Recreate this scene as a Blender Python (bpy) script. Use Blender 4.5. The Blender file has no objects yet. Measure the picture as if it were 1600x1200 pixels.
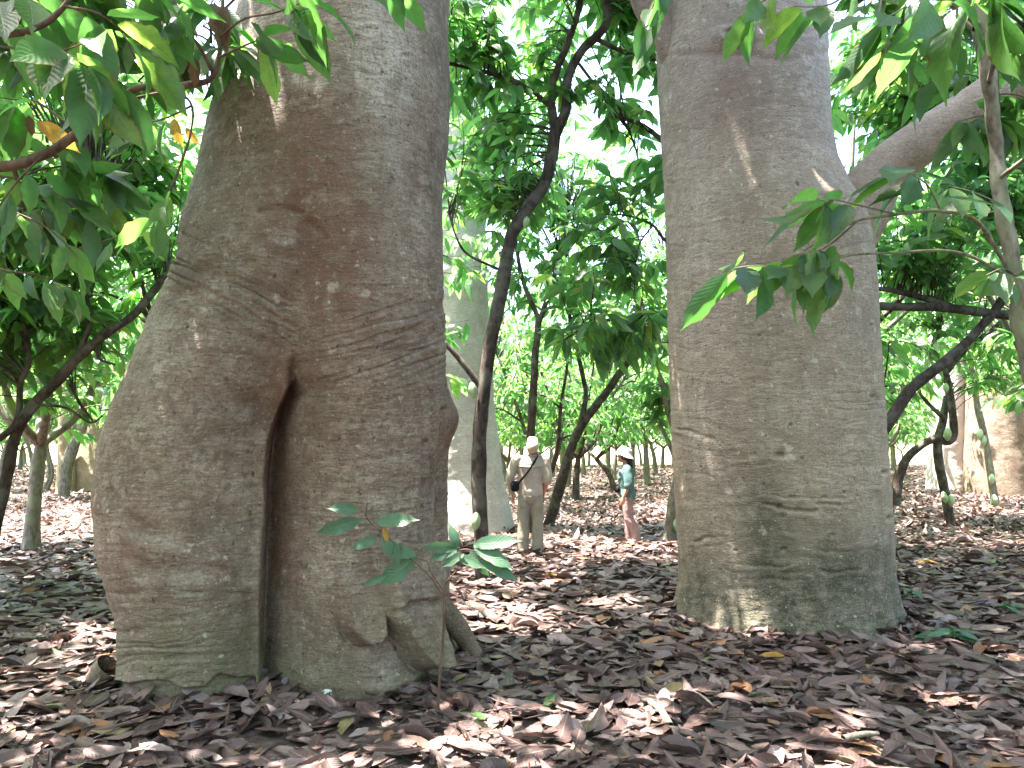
import bpy, math
import numpy as np
from mathutils import Vector, Matrix

scene = bpy.context.scene
COL = scene.collection
# ------------------------------------------------------------------ camera, sky, sun, exposure
CAMZ, FPX, PITCH = 1.65, 1200.0, math.atan(93 / 1200.0)
cam_d = bpy.data.cameras.new('camera'); cam = bpy.data.objects.new('camera', cam_d); COL.objects.link(cam)
cam.location = (0, 0, CAMZ); cam.rotation_euler = (math.pi / 2 + PITCH, 0, 0)
cam_d.sensor_width = 36; cam_d.lens = FPX / 1600 * 36; cam_d.clip_start = 0.05; cam_d.clip_end = 2000
scene.camera = cam
SUN = np.array([-0.31, 0.015, 0.95]); SUN /= np.linalg.norm(SUN)
ELEV, AZ = math.asin(SUN[2]), math.atan2(SUN[0], SUN[1])
world = bpy.data.worlds.new('World'); scene.world = world; world.use_nodes = True
wn = world.node_tree; wn.nodes.clear()
w_out = wn.nodes.new('ShaderNodeOutputWorld'); w_bg = wn.nodes.new('ShaderNodeBackground')
w_sky = wn.nodes.new('ShaderNodeTexSky'); w_sky.sky_type = 'NISHITA'; w_sky.sun_disc = False
w_sky.sun_elevation = ELEV; w_sky.sun_rotation = AZ; w_sky.dust_density = 3.0; w_sky.air_density = 1.0
w_bg.inputs['Strength'].default_value = 0.13
wn.links.new(w_sky.outputs[0], w_bg.inputs['Color']); wn.links.new(w_bg.outputs[0], w_out.inputs['Surface'])
sun_d = bpy.data.lights.new('sun', 'SUN'); sun = bpy.data.objects.new('sun', sun_d); COL.objects.link(sun)
sun_d.energy = 5.0; sun_d.angle = math.radians(0.55); sun_d.color = (1.0, 0.95, 0.86)
sun.rotation_euler = Vector(SUN.tolist()).to_track_quat('Z', 'Y').to_euler()
scene.view_settings.view_transform = 'Standard'; scene.view_settings.look = 'None'
scene.view_settings.exposure = 3.55; scene.view_settings.gamma = 1.0
cy = scene.cycles
cy.max_bounces = 7; cy.diffuse_bounces = 4; cy.glossy_bounces = 2; cy.transmission_bounces = 5
cy.transparent_max_bounces = 6; cy.sample_clamp_indirect = 6.0; cy.use_denoising = True
cy.caustics_reflective = False; cy.caustics_refractive = False

# ------------------------------------------------------------------ helpers
PY = math.cos(PITCH), math.sin(PITCH)
def at(u, v, Y):
    """world point seen at pixel (u, v) of the 1600 x 1200 photograph, Y metres ahead"""
    x, y = (u - 800) / FPX, (600 - v) / FPX
    d = np.array([x, PY[0] - y * PY[1], PY[1] + y * PY[0]])
    return np.array([0, 0, CAMZ]) + d * (Y / d[1])
def on_ground(u, v):
    x, y = (u - 800) / FPX, (600 - v) / FPX
    d = np.array([x, PY[0] - y * PY[1], PY[1] + y * PY[0]])
    return np.array([0, 0, CAMZ]) - d * (CAMZ / d[2])
def project(P):
    q = P - np.array([0, 0, CAMZ])
    f = q[:, 1] * PY[0] + q[:, 2] * PY[1]; up = -q[:, 1] * PY[1] + q[:, 2] * PY[0]
    return 800 + FPX * q[:, 0] / f, 600 - FPX * up / f

def _hash(x, y, z, s):
    h = (x * 73856093) ^ (y * 19349663) ^ (z * 83492791) ^ (s * 2654435761)
    h &= 0xffffffff; h = ((h ^ (h >> 13)) * 1274126177) & 0xffffffff
    h = ((h ^ (h >> 16)) * 668265263) & 0xffffffff
    return ((h ^ (h >> 15)) & 0xffff) / 65535.0
def vnoise(P, s=0):
    P = np.asarray(P, float); i = np.floor(P).astype(np.int64); f = P - i; f = f * f * (3 - 2 * f); r = 0
    for a in (0, 1):
        for b in (0, 1):
            for c in (0, 1):
                w = (f[:, 0] if a else 1 - f[:, 0]) * (f[:, 1] if b else 1 - f[:, 1]) * (f[:, 2] if c else 1 - f[:, 2])
                r = r + w * _hash(i[:, 0] + a, i[:, 1] + b, i[:, 2] + c, s)
    return r * 2 - 1
def fbm(P, o=4, s=0):
    P = np.asarray(P, float); r = 0; a = 1.0
    for k in range(o): r = r + a * vnoise(P * 2 ** k, s + k * 17); a *= 0.5
    return r / 1.8
def nrm(v): return v / np.maximum(np.linalg.norm(v, axis=-1, keepdims=True), 1e-9)
def smooth_path(P, n):
    P = np.asarray(P, float)
    if len(P) < 3: 
        t = np.linspace(0, 1, n)[:, None]; return P[0] * (1 - t) + P[-1] * t
    Q = np.vstack([2 * P[0] - P[1], P, 2 * P[-1] - P[-2]]); out = []
    for t in np.linspace(0, len(P) - 1 - 1e-6, n):
        k = int(t); f = t - k; a, b, c, d = Q[k:k + 4]
        out.append(0.5 * (2 * b + (c - a) * f + (2 * a - 5 * b + 4 * c - d) * f * f + (3 * b - a - 3 * c + d) * f ** 3))
    return np.array(out)

class Acc:
    """collects surfaces that become ONE mesh"""
    def __init__(s): s.V = []; s.F = []; s.U = []; s.R = []; s.n = 0
    def add(s, V, F, uv=None, rnd=0.5):
        V = np.asarray(V, float)
        s.V.append(V); s.F.append(np.asarray(F, np.int64) + s.n); s.n += len(V)
        s.U.append(np.zeros((len(V), 2)) if uv is None else uv)
        s.R.append(np.full(len(V), rnd) if np.isscalar(rnd) else rnd)
    def mesh(s, name, mat, smooth=True, attrs=None):
        V = np.vstack(s.V); F = np.vstack(s.F); U = np.vstack(s.U); R = np.concatenate(s.R)
        return make_mesh(name, V, F, mat, U, R, smooth, attrs)
    def build(s, name, mat, parent=None, smooth=True, attrs=None):
        o = bpy.data.objects.new(name, s.mesh(name, mat, smooth, attrs)); COL.objects.link(o); o.parent = parent; return o
def make_mesh(name, V, F, mat, U=None, R=None, smooth=True, attrs=None):
    me = bpy.data.meshes.new(name); nf = len(F); k = F.shape[1]
    me.vertices.add(len(V)); me.vertices.foreach_set('co', V.astype(np.float32).ravel())
    me.loops.add(nf * k); me.loops.foreach_set('vertex_index', F.astype(np.int32).ravel())
    me.polygons.add(nf); me.polygons.foreach_set('loop_start', np.arange(0, nf * k, k, dtype=np.int32))
    me.polygons.foreach_set('use_smooth', np.full(nf, smooth, dtype=bool))
    me.update(calc_edges=True)
    if U is not None:
        l = me.uv_layers.new(name='UVMap'); l.data.foreach_set('uv', U[F.ravel()].astype(np.float32).ravel())
    if R is not None:
        a = me.attributes.new('rnd', 'FLOAT', 'POINT'); a.data.foreach_set('value', R.astype(np.float32))
    for nme, arr in (attrs or {}).items():
        a = me.attributes.new(nme, 'FLOAT', 'POINT'); a.data.foreach_set('value', arr.astype(np.float32))
    me.materials.append(mat); me.validate(); return me
def grid_faces(m, n, wrap=True):
    i = np.arange(m - 1)[:, None]; j = np.arange(n if wrap else n - 1)[None, :]; j2 = (j + 1) % n
    return np.stack([i * n + j, i * n + j2, (i + 1) * n + j2, (i + 1) * n + j], -1).reshape(-1, 4)
def tube(P, r, n=8, rb=None, wob=0.0, seed=0, close=False, ref=None):
    P = np.asarray(P, float); m = len(P); r = np.broadcast_to(np.asarray(r, float), (m,)).copy()
    rb = r.copy() if rb is None else np.broadcast_to(np.asarray(rb, float), (m,)).copy()
    T = nrm(np.gradient(P, axis=0)); a = np.array([0.0, 0, 1]) if abs(T[0][2]) < 0.8 else np.array([1.0, 0, 0])
    if ref is not None: a = np.asarray(ref, float)
    N = np.zeros_like(P); c = a
    for k in range(m):
        c = c - T[k] * np.dot(c, T[k]); c = c / max(np.linalg.norm(c), 1e-9); N[k] = c
        if ref is not None: c = a
    B = np.cross(T, N)
    if close:
        def cap(k, sgn):
            return [(P[k] + sgn * T[k] * min(r[k], rb[k]) * s, q) for s, q in ((0.5, 0.85), (0.87, 0.5), (1.0, 0.02))]
        A = cap(0, -1)[::-1]; Z = cap(m - 1, 1)
        P = np.vstack([[p for p, _ in A], P, [p for p, _ in Z]])
        r = np.concatenate([[q * r[0] for _, q in A], r, [q * r[-1] for _, q in Z]])
        rb = np.concatenate([[q * rb[0] for _, q in A], rb, [q * rb[-1] for _, q in Z]])
        N = np.vstack([N[:1]] * 3 + [N] + [N[-1:]] * 3); B = np.vstack([B[:1]] * 3 + [B] + [B[-1:]] * 3); m += 6
    th = np.linspace(0, 2 * math.pi, n, endpoint=False)
    V = P[:, None, :] + r[:, None, None] * np.cos(th)[None, :, None] * N[:, None, :] + rb[:, None, None] * np.sin(th)[None, :, None] * B[:, None, :]
    V = V.reshape(-1, 3)
    if wob > 0:
        c = np.repeat(P, n, axis=0); V = c + (V - c) * (1 + wob * fbm(V * (0.35 / max(r.mean(), 1e-3)), 3, seed))[:, None]
    uv = np.stack([np.tile(np.arange(n) / n, m), np.repeat(np.linspace(0, 1, m), n)], -1)
    return V, grid_faces(m, n), uv
def ball(c, r, rot=None, m=14, n=20):
    ph = np.linspace(0.02, math.pi - 0.02, m); th = np.linspace(0, 2 * math.pi, n, endpoint=False)
    V = np.stack([np.outer(np.sin(ph), np.cos(th)), np.outer(np.sin(ph), np.sin(th)), np.outer(np.cos(ph), np.ones(n))], -1).reshape(-1, 3) * np.asarray(r)
    if rot is not None: V = V @ np.array(rot).T
    return V + np.asarray(c), grid_faces(m, n)[:, ::-1]
def empty(name, loc): 
    o = bpy.data.objects.new(name, None); COL.objects.link(o); o.location = [float(x) for x in loc]; o.empty_display_size = 0.2; return o
def tag(o, label=None, cat=None, group=None, kind=None):
    for k, v in (('label', label), ('category', cat), ('group', group), ('kind', kind)):
        if v: o[k] = v
    return o
def remeshed(acc, name, mat, parent, vox=0.01, it=4, fold=None):
    """weld overlapping closed shapes into one continuous skin"""
    me = acc.mesh('tmp', mat); o = bpy.data.objects.new('tmp', me); COL.objects.link(o)
    md = o.modifiers.new('r', 'REMESH'); md.mode = 'VOXEL'; md.voxel_size = vox
    if it: s = o.modifiers.new('s', 'SMOOTH'); s.iterations = it; s.factor = 0.5
    dg = bpy.context.evaluated_depsgraph_get(); nm = bpy.data.meshes.new_from_object(o.evaluated_get(dg)); nm.name = name
    bpy.data.objects.remove(o)
    k = len(nm.vertices); co = np.zeros(k * 3, np.float32); nm.vertices.foreach_get('co', co); co = co.reshape(-1, 3).astype(float)
    if fold:
        no = np.zeros(k * 3, np.float32); nm.vertices.foreach_get('normal', no); no = no.reshape(-1, 3)
        co = co + no * (fold[0] * fbm(co * np.array(fold[1]), 3, fold[2]))[:, None]
        nm.vertices.foreach_set('co', co.astype(np.float32).ravel())
    nm.polygons.foreach_set('use_smooth', np.ones(len(nm.polygons), bool))
    nm.materials.clear(); nm.materials.append(mat); nm.update()
    r = bpy.data.objects.new(name, nm); COL.objects.link(r); r.parent = parent; return r

# ------------------------------------------------------------------ materials
class NT:
    def __init__(s, name):
        s.m = bpy.data.materials.new(name); s.m.use_nodes = True; s.t = s.m.node_tree; s.t.nodes.clear()
        s.out = s.n('ShaderNodeOutputMaterial')
    def n(s, ty, **kw):
        x = s.t.nodes.new(ty)
        for k, v in kw.items(): setattr(x, k, v)
        return x
    def l(s, a, b): s.t.links.new(a, b)
    def set(s, sock, v):
        if isinstance(v, bpy.types.NodeSocket): s.l(v, sock)
        elif v is not None: sock.default_value = v if not isinstance(v, tuple) or len(v) != 3 or sock.type == 'VECTOR' else (*v, 1)
    def coord(s, scale=(1, 1, 1)):
        c = s.n('ShaderNodeTexCoord'); m = s.n('ShaderNodeMapping'); s.l(c.outputs['Object'], m.inputs[0]); m.inputs['Scale'].default_value = scale; return m.outputs[0]
    def noise(s, vec, scale, detail=4, rough=0.55, dist=0.0):
        x = s.n('ShaderNodeTexNoise'); s.l(vec, x.inputs['Vector']); x.inputs['Scale'].default_value = scale
        x.inputs['Detail'].default_value = detail; x.inputs['Roughness'].default_value = rough; x.inputs['Distortion'].default_value = dist; return x.outputs['Fac']
    def ramp(s, f, stops):
        x = s.n('ShaderNodeValToRGB'); s.l(f, x.inputs[0]); e = x.color_ramp.elements
        while len(e) < len(stops): e.new(0.5)
        for q, (p, c) in zip(e, stops): q.position = p; q.color = (c, c, c, 1) if np.isscalar(c) else (*c, 1)
        return x.outputs[0]
    def mix(s, f, a, b, mode='MIX'):
        x = s.n('ShaderNodeMix', data_type='RGBA', blend_type=mode); s.set(x.inputs[0], f); s.set(x.inputs[6], a); s.set(x.inputs[7], b); return x.outputs[2]
    def math(s, op, a, b=None, c=None):
        x = s.n('ShaderNodeMath', operation=op); s.set(x.inputs[0], a); s.set(x.inputs[1], b)
        if c is not None: s.set(x.inputs[2], c)
        return x.outputs[0]
    def attr(s, name): return s.n('ShaderNodeAttribute', attribute_name=name).outputs['Fac']
    def bump(s, h, strength, dist, normal=None):
        x = s.n('ShaderNodeBump'); s.l(h, x.inputs['Height']); x.inputs['Strength'].default_value = strength; x.inputs['Distance'].default_value = dist
        if normal is not None: s.l(normal, x.inputs['Normal'])
        return x.outputs[0]
    def bsdf(s, col, rough=0.8, spec=0.3, normal=None):
        b = s.n('ShaderNodeBsdfPrincipled'); s.set(b.inputs['Base Color'], col); s.set(b.inputs['Roughness'], rough); s.set(b.inputs['Specular IOR Level'], spec)
        if normal is not None: s.l(normal, b.inputs['Normal'])
        return b.outputs[0]
    def done(s, sh): s.l(sh, s.out.inputs['Surface']); return s.m

def giant_bark(name, base, dark, red, pale, moss):
    t = NT(name); v = t.coord(); vv = t.coord((5.0, 5.0, 1.0)); M = lambda f, k: t.math('MULTIPLY', f, k)
    big = t.noise(v, 1.9, 5, 0.6); mid = t.noise(v, 8, 5, 0.62, 0.4); mid2 = t.noise(v, 5.2, 5, 0.65, 0.8); streak = t.noise(t.coord((1, 1, 7)), 6, 5, 0.65, 0.7)
    fine = t.noise(v, 55, 3, 0.6); lines = t.noise(t.coord((1, 1, 6)), 8, 5, 0.7, 1.3); vl = t.noise(t.coord((5, 5, 1.0)), 3.5, 4, 0.65, 1.0)
    c = t.mix(t.ramp(big, [(0.42, 0.0), (0.60, 0.75)]), base, dark)
    c = t.mix(M(t.ramp(mid, [(0.49, 0.0), (0.58, 1.0)]), 0.34), c, pale)
    c = t.mix(M(t.ramp(mid2, [(0.52, 0.0), (0.60, 1.0)]), 0.42), c, dark)
    c = t.mix(M(t.ramp(t.noise(v, 17, 4, 0.6, 0.3), [(0.53, 0.0), (0.60, 1.0)]), 0.5), c, dark)
    c = t.mix(M(t.ramp(streak, [(0.50, 0.0), (0.57, 1.0)]), 0.45), c, dark)
    c = t.mix(M(t.ramp(vl, [(0.40, 1.0), (0.50, 0.0)]), 0.18), c, dark)
    c = t.mix(M(t.attr('pale'), t.ramp(t.noise(vv, 3, 6, 0.65), [(0.40, 0.3), (0.55, 1.0)])), c, pale)
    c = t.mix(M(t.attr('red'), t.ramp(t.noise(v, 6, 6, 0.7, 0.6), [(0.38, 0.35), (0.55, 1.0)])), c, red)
    c = t.mix(M(t.attr('moss'), t.ramp(t.noise(v, 7, 6, 0.7), [(0.40, 0.6), (0.54, 1.0)])), c, moss)
    c = t.mix(M(t.ramp(fine, [(0.50, 0.0), (0.64, 1.0)]), 0.55), c, dark)
    c = t.mix(M(t.ramp(t.noise(v, 42, 3, 0.6), [(0.58, 0.0), (0.68, 1.0)]), 0.25), c, pale)
    c = t.mix(M(t.ramp(lines, [(0.40, 1.0), (0.49, 0.0)]), 0.45), c, tuple(x * 0.8 for x in dark))
    for sc_, th_, st_ in ((11, 0.84, 0.5), (4.5, 0.85, 0.4), (27, 0.8, 0.45)):
        vo = t.n('ShaderNodeTexVoronoi'); t.l(v, vo.inputs['Vector']); vo.inputs['Scale'].default_value = sc_
        wob = t.math('ADD', vo.outputs['Distance'], M(t.noise(v, sc_ * 4, 5, 0.7), 1.1)); sel = t.n('ShaderNodeSeparateColor'); t.l(vo.outputs['Color'], sel.inputs[0])
        sp = M(t.ramp(wob, [(0.66, 1.0), (0.74, 0.0)]), t.math('GREATER_THAN', sel.outputs[0], th_)); c = t.mix(M(sp, st_), c, tuple(min(1, x * 1.2) for x in pale))
    pit = M(t.ramp(t.noise(v, 26, 3, 0.6), [(0.64, 0.0), (0.69, 1.0)]), 0.8); c = t.mix(pit, c, tuple(x * 0.4 for x in dark))
    h = t.math('ADD', M(lines, 1.1), t.math('ADD', M(fine, 0.7), t.math('ADD', M(mid, 0.35), M(t.noise(v, 24, 4, 0.65, 0.5), 0.7))))
    return t.done(t.bsdf(c, 0.7, 0.3, t.bump(h, 0.65, 0.027)))

def wood_mat(name, a, b, mo=None):
    t = NT(name); v = t.coord(); n1 = t.noise(t.coord((1, 1, 0.35)), 22, 5, 0.65); n2 = t.noise(v, 5, 4)
    c = t.mix(t.ramp(n1, [(0.35, 0.0), (0.65, 1.0)]), a, b)
    if mo: c = t.mix(t.ramp(n2, [(0.48, 0.0), (0.6, 0.75)]), c, mo)
    return t.done(t.bsdf(c, 0.85, 0.25, t.bump(n1, 0.7, 0.012)))

def leaf_mat(name, cols, trans, tf=0.45, rough=0.38, veins=True):
    t = NT(name); r = t.attr('rnd'); uv = t.n('ShaderNodeUVMap', uv_map='UVMap').outputs[0]
    sx = t.n('ShaderNodeSeparateXYZ'); t.l(uv, sx.inputs[0])
    k = len(cols); c = t.ramp(r, [(i / (k - 1), q) for i, q in enumerate(cols)])
    tc = t.ramp(r, [(i / (len(trans) - 1), q) for i, q in enumerate(trans)])
    v = t.coord(); mot = t.noise(v, 30, 4, 0.6)
    c = t.mix(t.ramp(mot, [(0.35, 0.35), (0.6, 0.0)]), c, (0.02, 0.035, 0.012))
    ax = t.math('ABSOLUTE', t.math('SUBTRACT', sx.outputs[0], 0.5))
    mid = t.ramp(ax, [(0.012, 1.0), (0.035, 0.0)])
    ph = t.math('MULTIPLY', t.math('SUBTRACT', sx.outputs[1], t.math('MULTIPLY', ax, 0.42)), 75.0)
    sv = t.math('SINE', ph); svl = t.ramp(sv, [(0.86, 0.0), (0.97, 1.0)])
    vein = t.math('MAXIMUM', mid, t.math('MULTIPLY', svl, 0.55))
    c = t.mix(t.math('MULTIPLY', vein, 0.4), c, (0.16, 0.24, 0.07))
    ed = t.math('MULTIPLY', t.ramp(t.math('ADD', ax, t.math('MULTIPLY', t.noise(v, 11, 4, 0.7), 0.5)), [(0.70, 0.0), (0.76, 1.0)]), 0.75); c = t.mix(ed, c, (0.13, 0.075, 0.035))
    tc = t.mix(ed, tc, (0.25, 0.13, 0.05)); tc = t.mix(t.math('MULTIPLY', vein, 0.45), tc, (0.04, 0.1, 0.01))
    tc = t.mix(t.ramp(mot, [(0.35, 0.3), (0.6, 0.0)]), tc, (0.1, 0.16, 0.02))
    nb = t.bump(t.math('SUBTRACT', t.math('MULTIPLY', sv, 0.5), t.math('MULTIPLY', mid, 1.2)), 0.22, 0.004) if veins else None
    a = t.bsdf(c, rough, 0.5, nb); tr = t.n('ShaderNodeBsdfTranslucent'); t.set(tr.inputs[0], tc)
    m = t.n('ShaderNodeMixShader'); m.inputs[0].default_value = tf; t.l(a, m.inputs[1]); t.l(tr.outputs[0], m.inputs[2])
    return t.done(m.outputs[0])

def litter_mat():
    t = NT('dry_leaves'); r = t.attr('rnd'); uv = t.n('ShaderNodeUVMap', uv_map='UVMap').outputs[0]; v = t.coord()
    sx = t.n('ShaderNodeSeparateXYZ'); t.l(uv, sx.inputs[0])
    c = t.ramp(r, [(0.0, (0.026, 0.014, 0.013)), (0.2, (0.060, 0.031, 0.029)), (0.40, (0.122, 0.071, 0.067)), (0.55, (0.086, 0.042, 0.034)), (0.7, (0.165, 0.104, 0.098)), (0.84, (0.265, 0.190, 0.185)), (0.93, (0.20, 0.115, 0.066)), (0.975, (0.30, 0.115, 0.04)), (1.0, (0.16, 0.19, 0.085))])
    c = t.mix(t.ramp(t.noise(v, 18, 5, 0.7), [(0.4, 0.0), (0.68, 0.6)]), c, (0.045, 0.03, 0.026))
    c = t.mix(t.ramp(t.noise(v, 9, 4, 0.7), [(0.52, 0.0), (0.7, 0.3)]), c, (0.27, 0.20, 0.195))
    ax = t.math('ABSOLUTE', t.math('SUBTRACT', sx.outputs[0], 0.5)); mid = t.ramp(ax, [(0.012, 1.0), (0.04, 0.0)])
    sv = t.math('SINE', t.math('MULTIPLY', t.math('SUBTRACT', sx.outputs[1], t.math('MULTIPLY', ax, 0.42)), 75.0))
    c = t.mix(t.math('MULTIPLY', mid, 0.5), c, (0.3, 0.21, 0.15))
    nb = t.bump(t.math('ADD', t.math('MULTIPLY', sv, 0.25), t.math('ADD', mid, t.noise(v, 30, 4, 0.6))), 0.45, 0.004)
    a = t.bsdf(c, 0.5, 0.42, nb); tr = t.n('ShaderNodeBsdfTranslucent'); t.set(tr.inputs[0], (0.16, 0.095, 0.075))
    m = t.n('ShaderNodeMixShader'); m.inputs[0].default_value = 0.1; t.l(a, m.inputs[1]); t.l(tr.outputs[0], m.inputs[2])
    return t.done(m.outputs[0])

def ground_mat():
    t = NT('ground_soil'); v = t.coord()
    vo = t.n('ShaderNodeTexVoronoi'); t.l(v, vo.inputs['Vector']); vo.inputs['Scale'].default_value = 7
    sep = t.n('ShaderNodeSeparateColor'); t.l(vo.outputs['Color'], sep.inputs[0])
    c = t.ramp(sep.outputs[0], [(0.0, (0.05, 0.033, 0.028)), (0.4, (0.10, 0.066, 0.055)), (0.75, (0.16, 0.11, 0.095)), (1.0, (0.22, 0.17, 0.15))])
    n1 = t.noise(v, 14, 6, 0.7); c = t.mix(t.ramp(n1, [(0.35, 0.8), (0.62, 0.0)]), c, (0.03, 0.021, 0.017))
    # open field beyond the plantation
    sx = t.n('ShaderNodeSeparateXYZ'); t.l(v, sx.inputs[0])
    d = t.math('ADD', sx.outputs[1], t.math('MULTIPLY', t.noise(v, 0.25, 3), 8.0))
    c = t.mix(t.ramp(t.math('DIVIDE', d, 100.0), [(0.58, 0.0), (0.66, 1.0)]), c, t.mix(t.noise(v, 0.6, 5), (0.24, 0.25, 0.10), (0.36, 0.31, 0.19)))
    return t.done(t.bsdf(c, 0.9, 0.2, t.bump(t.math('ADD', n1, sep.outputs[0]), 0.8, 0.03)))

def cloth_mat(name, col, var=0.75):
    t = NT(name); v = t.coord(); n = t.noise(v, 9, 4, 0.6); w = t.noise(v, 260, 2, 0.5)
    c = t.mix(t.ramp(n, [(0.35, 0.0), (0.7, 1.0)]), col, tuple(x * var for x in col))
    return t.done(t.bsdf(c, 0.9, 0.15, t.bump(w, 0.25, 0.002)))
def plain_mat(name, col, rough=0.6, spec=0.4, var=0.8, sc=25):
    t = NT(name); v = t.coord(); n = t.noise(v, sc, 4, 0.6)
    return t.done(t.bsdf(t.mix(t.ramp(n, [(0.35, 0.0), (0.7, 1.0)]), col, tuple(x * var for x in col)), rough, spec, t.bump(n, 0.2, 0.003)))

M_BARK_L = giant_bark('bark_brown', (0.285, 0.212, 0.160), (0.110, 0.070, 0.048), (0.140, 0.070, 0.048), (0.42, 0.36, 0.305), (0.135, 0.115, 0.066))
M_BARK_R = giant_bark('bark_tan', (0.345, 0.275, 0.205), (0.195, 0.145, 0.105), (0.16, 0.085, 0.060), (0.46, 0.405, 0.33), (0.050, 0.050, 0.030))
M_BARK_P = giant_bark('bark_pale_lit', (0.62, 0.55, 0.53), (0.44, 0.385, 0.37), (0.4, 0.32, 0.26), (0.72, 0.69, 0.67), (0.26, 0.23, 0.18))  # pale bark, lightened further to stand in for sun and sky light
M_BARK_T = giant_bark('bark_ochre', (0.36, 0.27, 0.17), (0.22, 0.155, 0.095), (0.2, 0.12, 0.07), (0.46, 0.40, 0.29), (0.15, 0.13, 0.075))
M_WOOD = wood_mat('cacao_bark', (0.020, 0.014, 0.011), (0.075, 0.055, 0.045), (0.11, 0.105, 0.085))
M_WOOD_G = wood_mat('cacao_bark_grey', (0.07, 0.058, 0.045), (0.20, 0.175, 0.14), (0.17, 0.18, 0.11))
M_TWIG = wood_mat('twig_bark', (0.045, 0.028, 0.02), (0.14, 0.085, 0.06))
M_LEAF = leaf_mat('cacao_leaf', [(0.035, 0.085, 0.036), (0.050, 0.115, 0.045), (0.060, 0.130, 0.052), (0.075, 0.14, 0.045), (0.11, 0.16, 0.04)], [(0.13, 0.40, 0.10), (0.19, 0.52, 0.13), (0.26, 0.62, 0.14), (0.38, 0.70, 0.14), (0.55, 0.70, 0.10)], 0.55)
M_LEAF_SHADED = leaf_mat('near_cacao_leaf_shaded', [(0.020, 0.050, 0.024), (0.030, 0.072, 0.030), (0.040, 0.09, 0.036), (0.06, 0.11, 0.035)], [(0.09, 0.30, 0.07), (0.15, 0.43, 0.08), (0.27, 0.58, 0.10), (0.46, 0.70, 0.10)], 0.48)  # cacao leaf darkened: the backlit shade of foreground leaves is in the colour
M_LEAF_Y = leaf_mat('yellowed_leaf', [(0.42, 0.22, 0.04), (0.5, 0.3, 0.06)], [(0.75, 0.36, 0.05), (0.8, 0.5, 0.08)], 0.5)
M_LEAF_B = leaf_mat('withered_leaf', [(0.07, 0.035, 0.025), (0.13, 0.07, 0.05)], [(0.12, 0.05, 0.03), (0.2, 0.08, 0.05)], 0.25)
M_LEAF_S = leaf_mat('sapling_leaf', [(0.030, 0.085, 0.050), (0.045, 0.11, 0.06)], [(0.08, 0.26, 0.1), (0.12, 0.3, 0.1)], 0.25, 0.42)
M_LITTER = litter_mat(); M_GROUND = ground_mat()
M_POD = plain_mat('pod_rind', (0.33, 0.42, 0.24), 0.5, 0.4, 0.7)

# ------------------------------------------------------------------ leaf shapes
def leaf_tpl(rows, cols, wid=0.17, fold=0.25, droop=0.25, twist=0.0, wav=0.0, seed=0, curl=0.0, tip=0.55):
    rg = np.random.default_rng(seed); t = np.linspace(0, 1, rows); x = np.linspace(-1, 1, cols)
    w = wid * np.sin(math.pi * np.clip(t, 0, 1) ** 0.82) ** 0.8
    w = np.where(t > 0.8, w * (1 - tip * np.sin((t - 0.8) / 0.2 * math.pi)), w); w = np.maximum(w, 0.004)
    X = x[None, :] * w[:, None] * (1 + (wav * rg.normal(0, 1, (rows, cols)) * (np.abs(x) > 0.9)[None, :]))
    Z = np.abs(X) * fold + curl * (x[None, :] ** 2) * w[:, None]
    a = np.cumsum(np.full(rows, droop / rows)) - droop / rows * 0.5
    yy = np.concatenate([[0], np.cumsum(np.cos(a) / (rows - 1))[:-1]]); zz = -np.concatenate([[0], np.cumsum(np.sin(a) / (rows - 1))[:-1]])
    Yy = np.repeat(yy[:, None], cols, 1); Z = Z + zz[:, None]
    Z = Z + wav * 0.05 * np.sin(t * 19 + seed)[:, None] * np.abs(x)[None, :]
    tw = twist * t[:, None]; X, Z = X * np.cos(tw) - (Z - zz[:, None]) * np.sin(tw), zz[:, None] + X * np.sin(tw) + (Z - zz[:, None]) * np.cos(tw)
    V = np.stack([X, Yy, Z], -1).reshape(-1, 3)
    UV = np.stack([np.tile(x * 0.5 + 0.5, rows), np.repeat(t, cols)], -1)
    return V, UV, grid_faces(rows, cols, False)
def add_leaves(acc, tpls, pos, d, nor, size, rnd, rg):
    idx = rg.integers(0, len(tpls), len(pos))
    y = nrm(d); z = nrm(nor - y * (nor * y).sum(1, keepdims=True)); x = np.cross(y, z)
    for k, (V, UV, F) in enumerate(tpls):
        q = np.where(idx == k)[0]
        if not len(q): continue
        s = size[q][:, None, None]
        P = pos[q][:, None, :] + s * (V[None, :, 0:1] * x[q][:, None, :] + V[None, :, 1:2] * y[q][:, None, :] + V[None, :, 2:3] * z[q][:, None, :])
        n = len(V); FF = (F[None] + (np.arange(len(q)) * n)[:, None, None]).reshape(-1, 4)
        acc.add(P.reshape(-1, 3), FF, np.tile(UV, (len(q), 1)), np.repeat(rnd[q], n))
T_LOW = [leaf_tpl(5, 3, 0.17, 0.3, d, tw, 0, k) for k, (d, tw) in enumerate([(0.3, 0.2), (0.8, -0.3), (0.5, 0.5), (1.1, 0.0)])]
T_FAR = [leaf_tpl(3, 3, 0.2, 0.3, d, 0, 0, k) for k, d in enumerate([0.4, 0.9])]
T_NEAR = [leaf_tpl(13, 5, w, f, d, tw, 0.07, 20 + k) for k, (w, f, d, tw) in enumerate([(0.17, 0.22, 0.35, 0.2), (0.19, 0.3, 0.7, -0.35), (0.155, 0.15, 0.2, 0.4), (0.18, 0.35, 0.95, 0.1), (0.2, 0.2, 0.5, -0.15)])]

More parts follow.
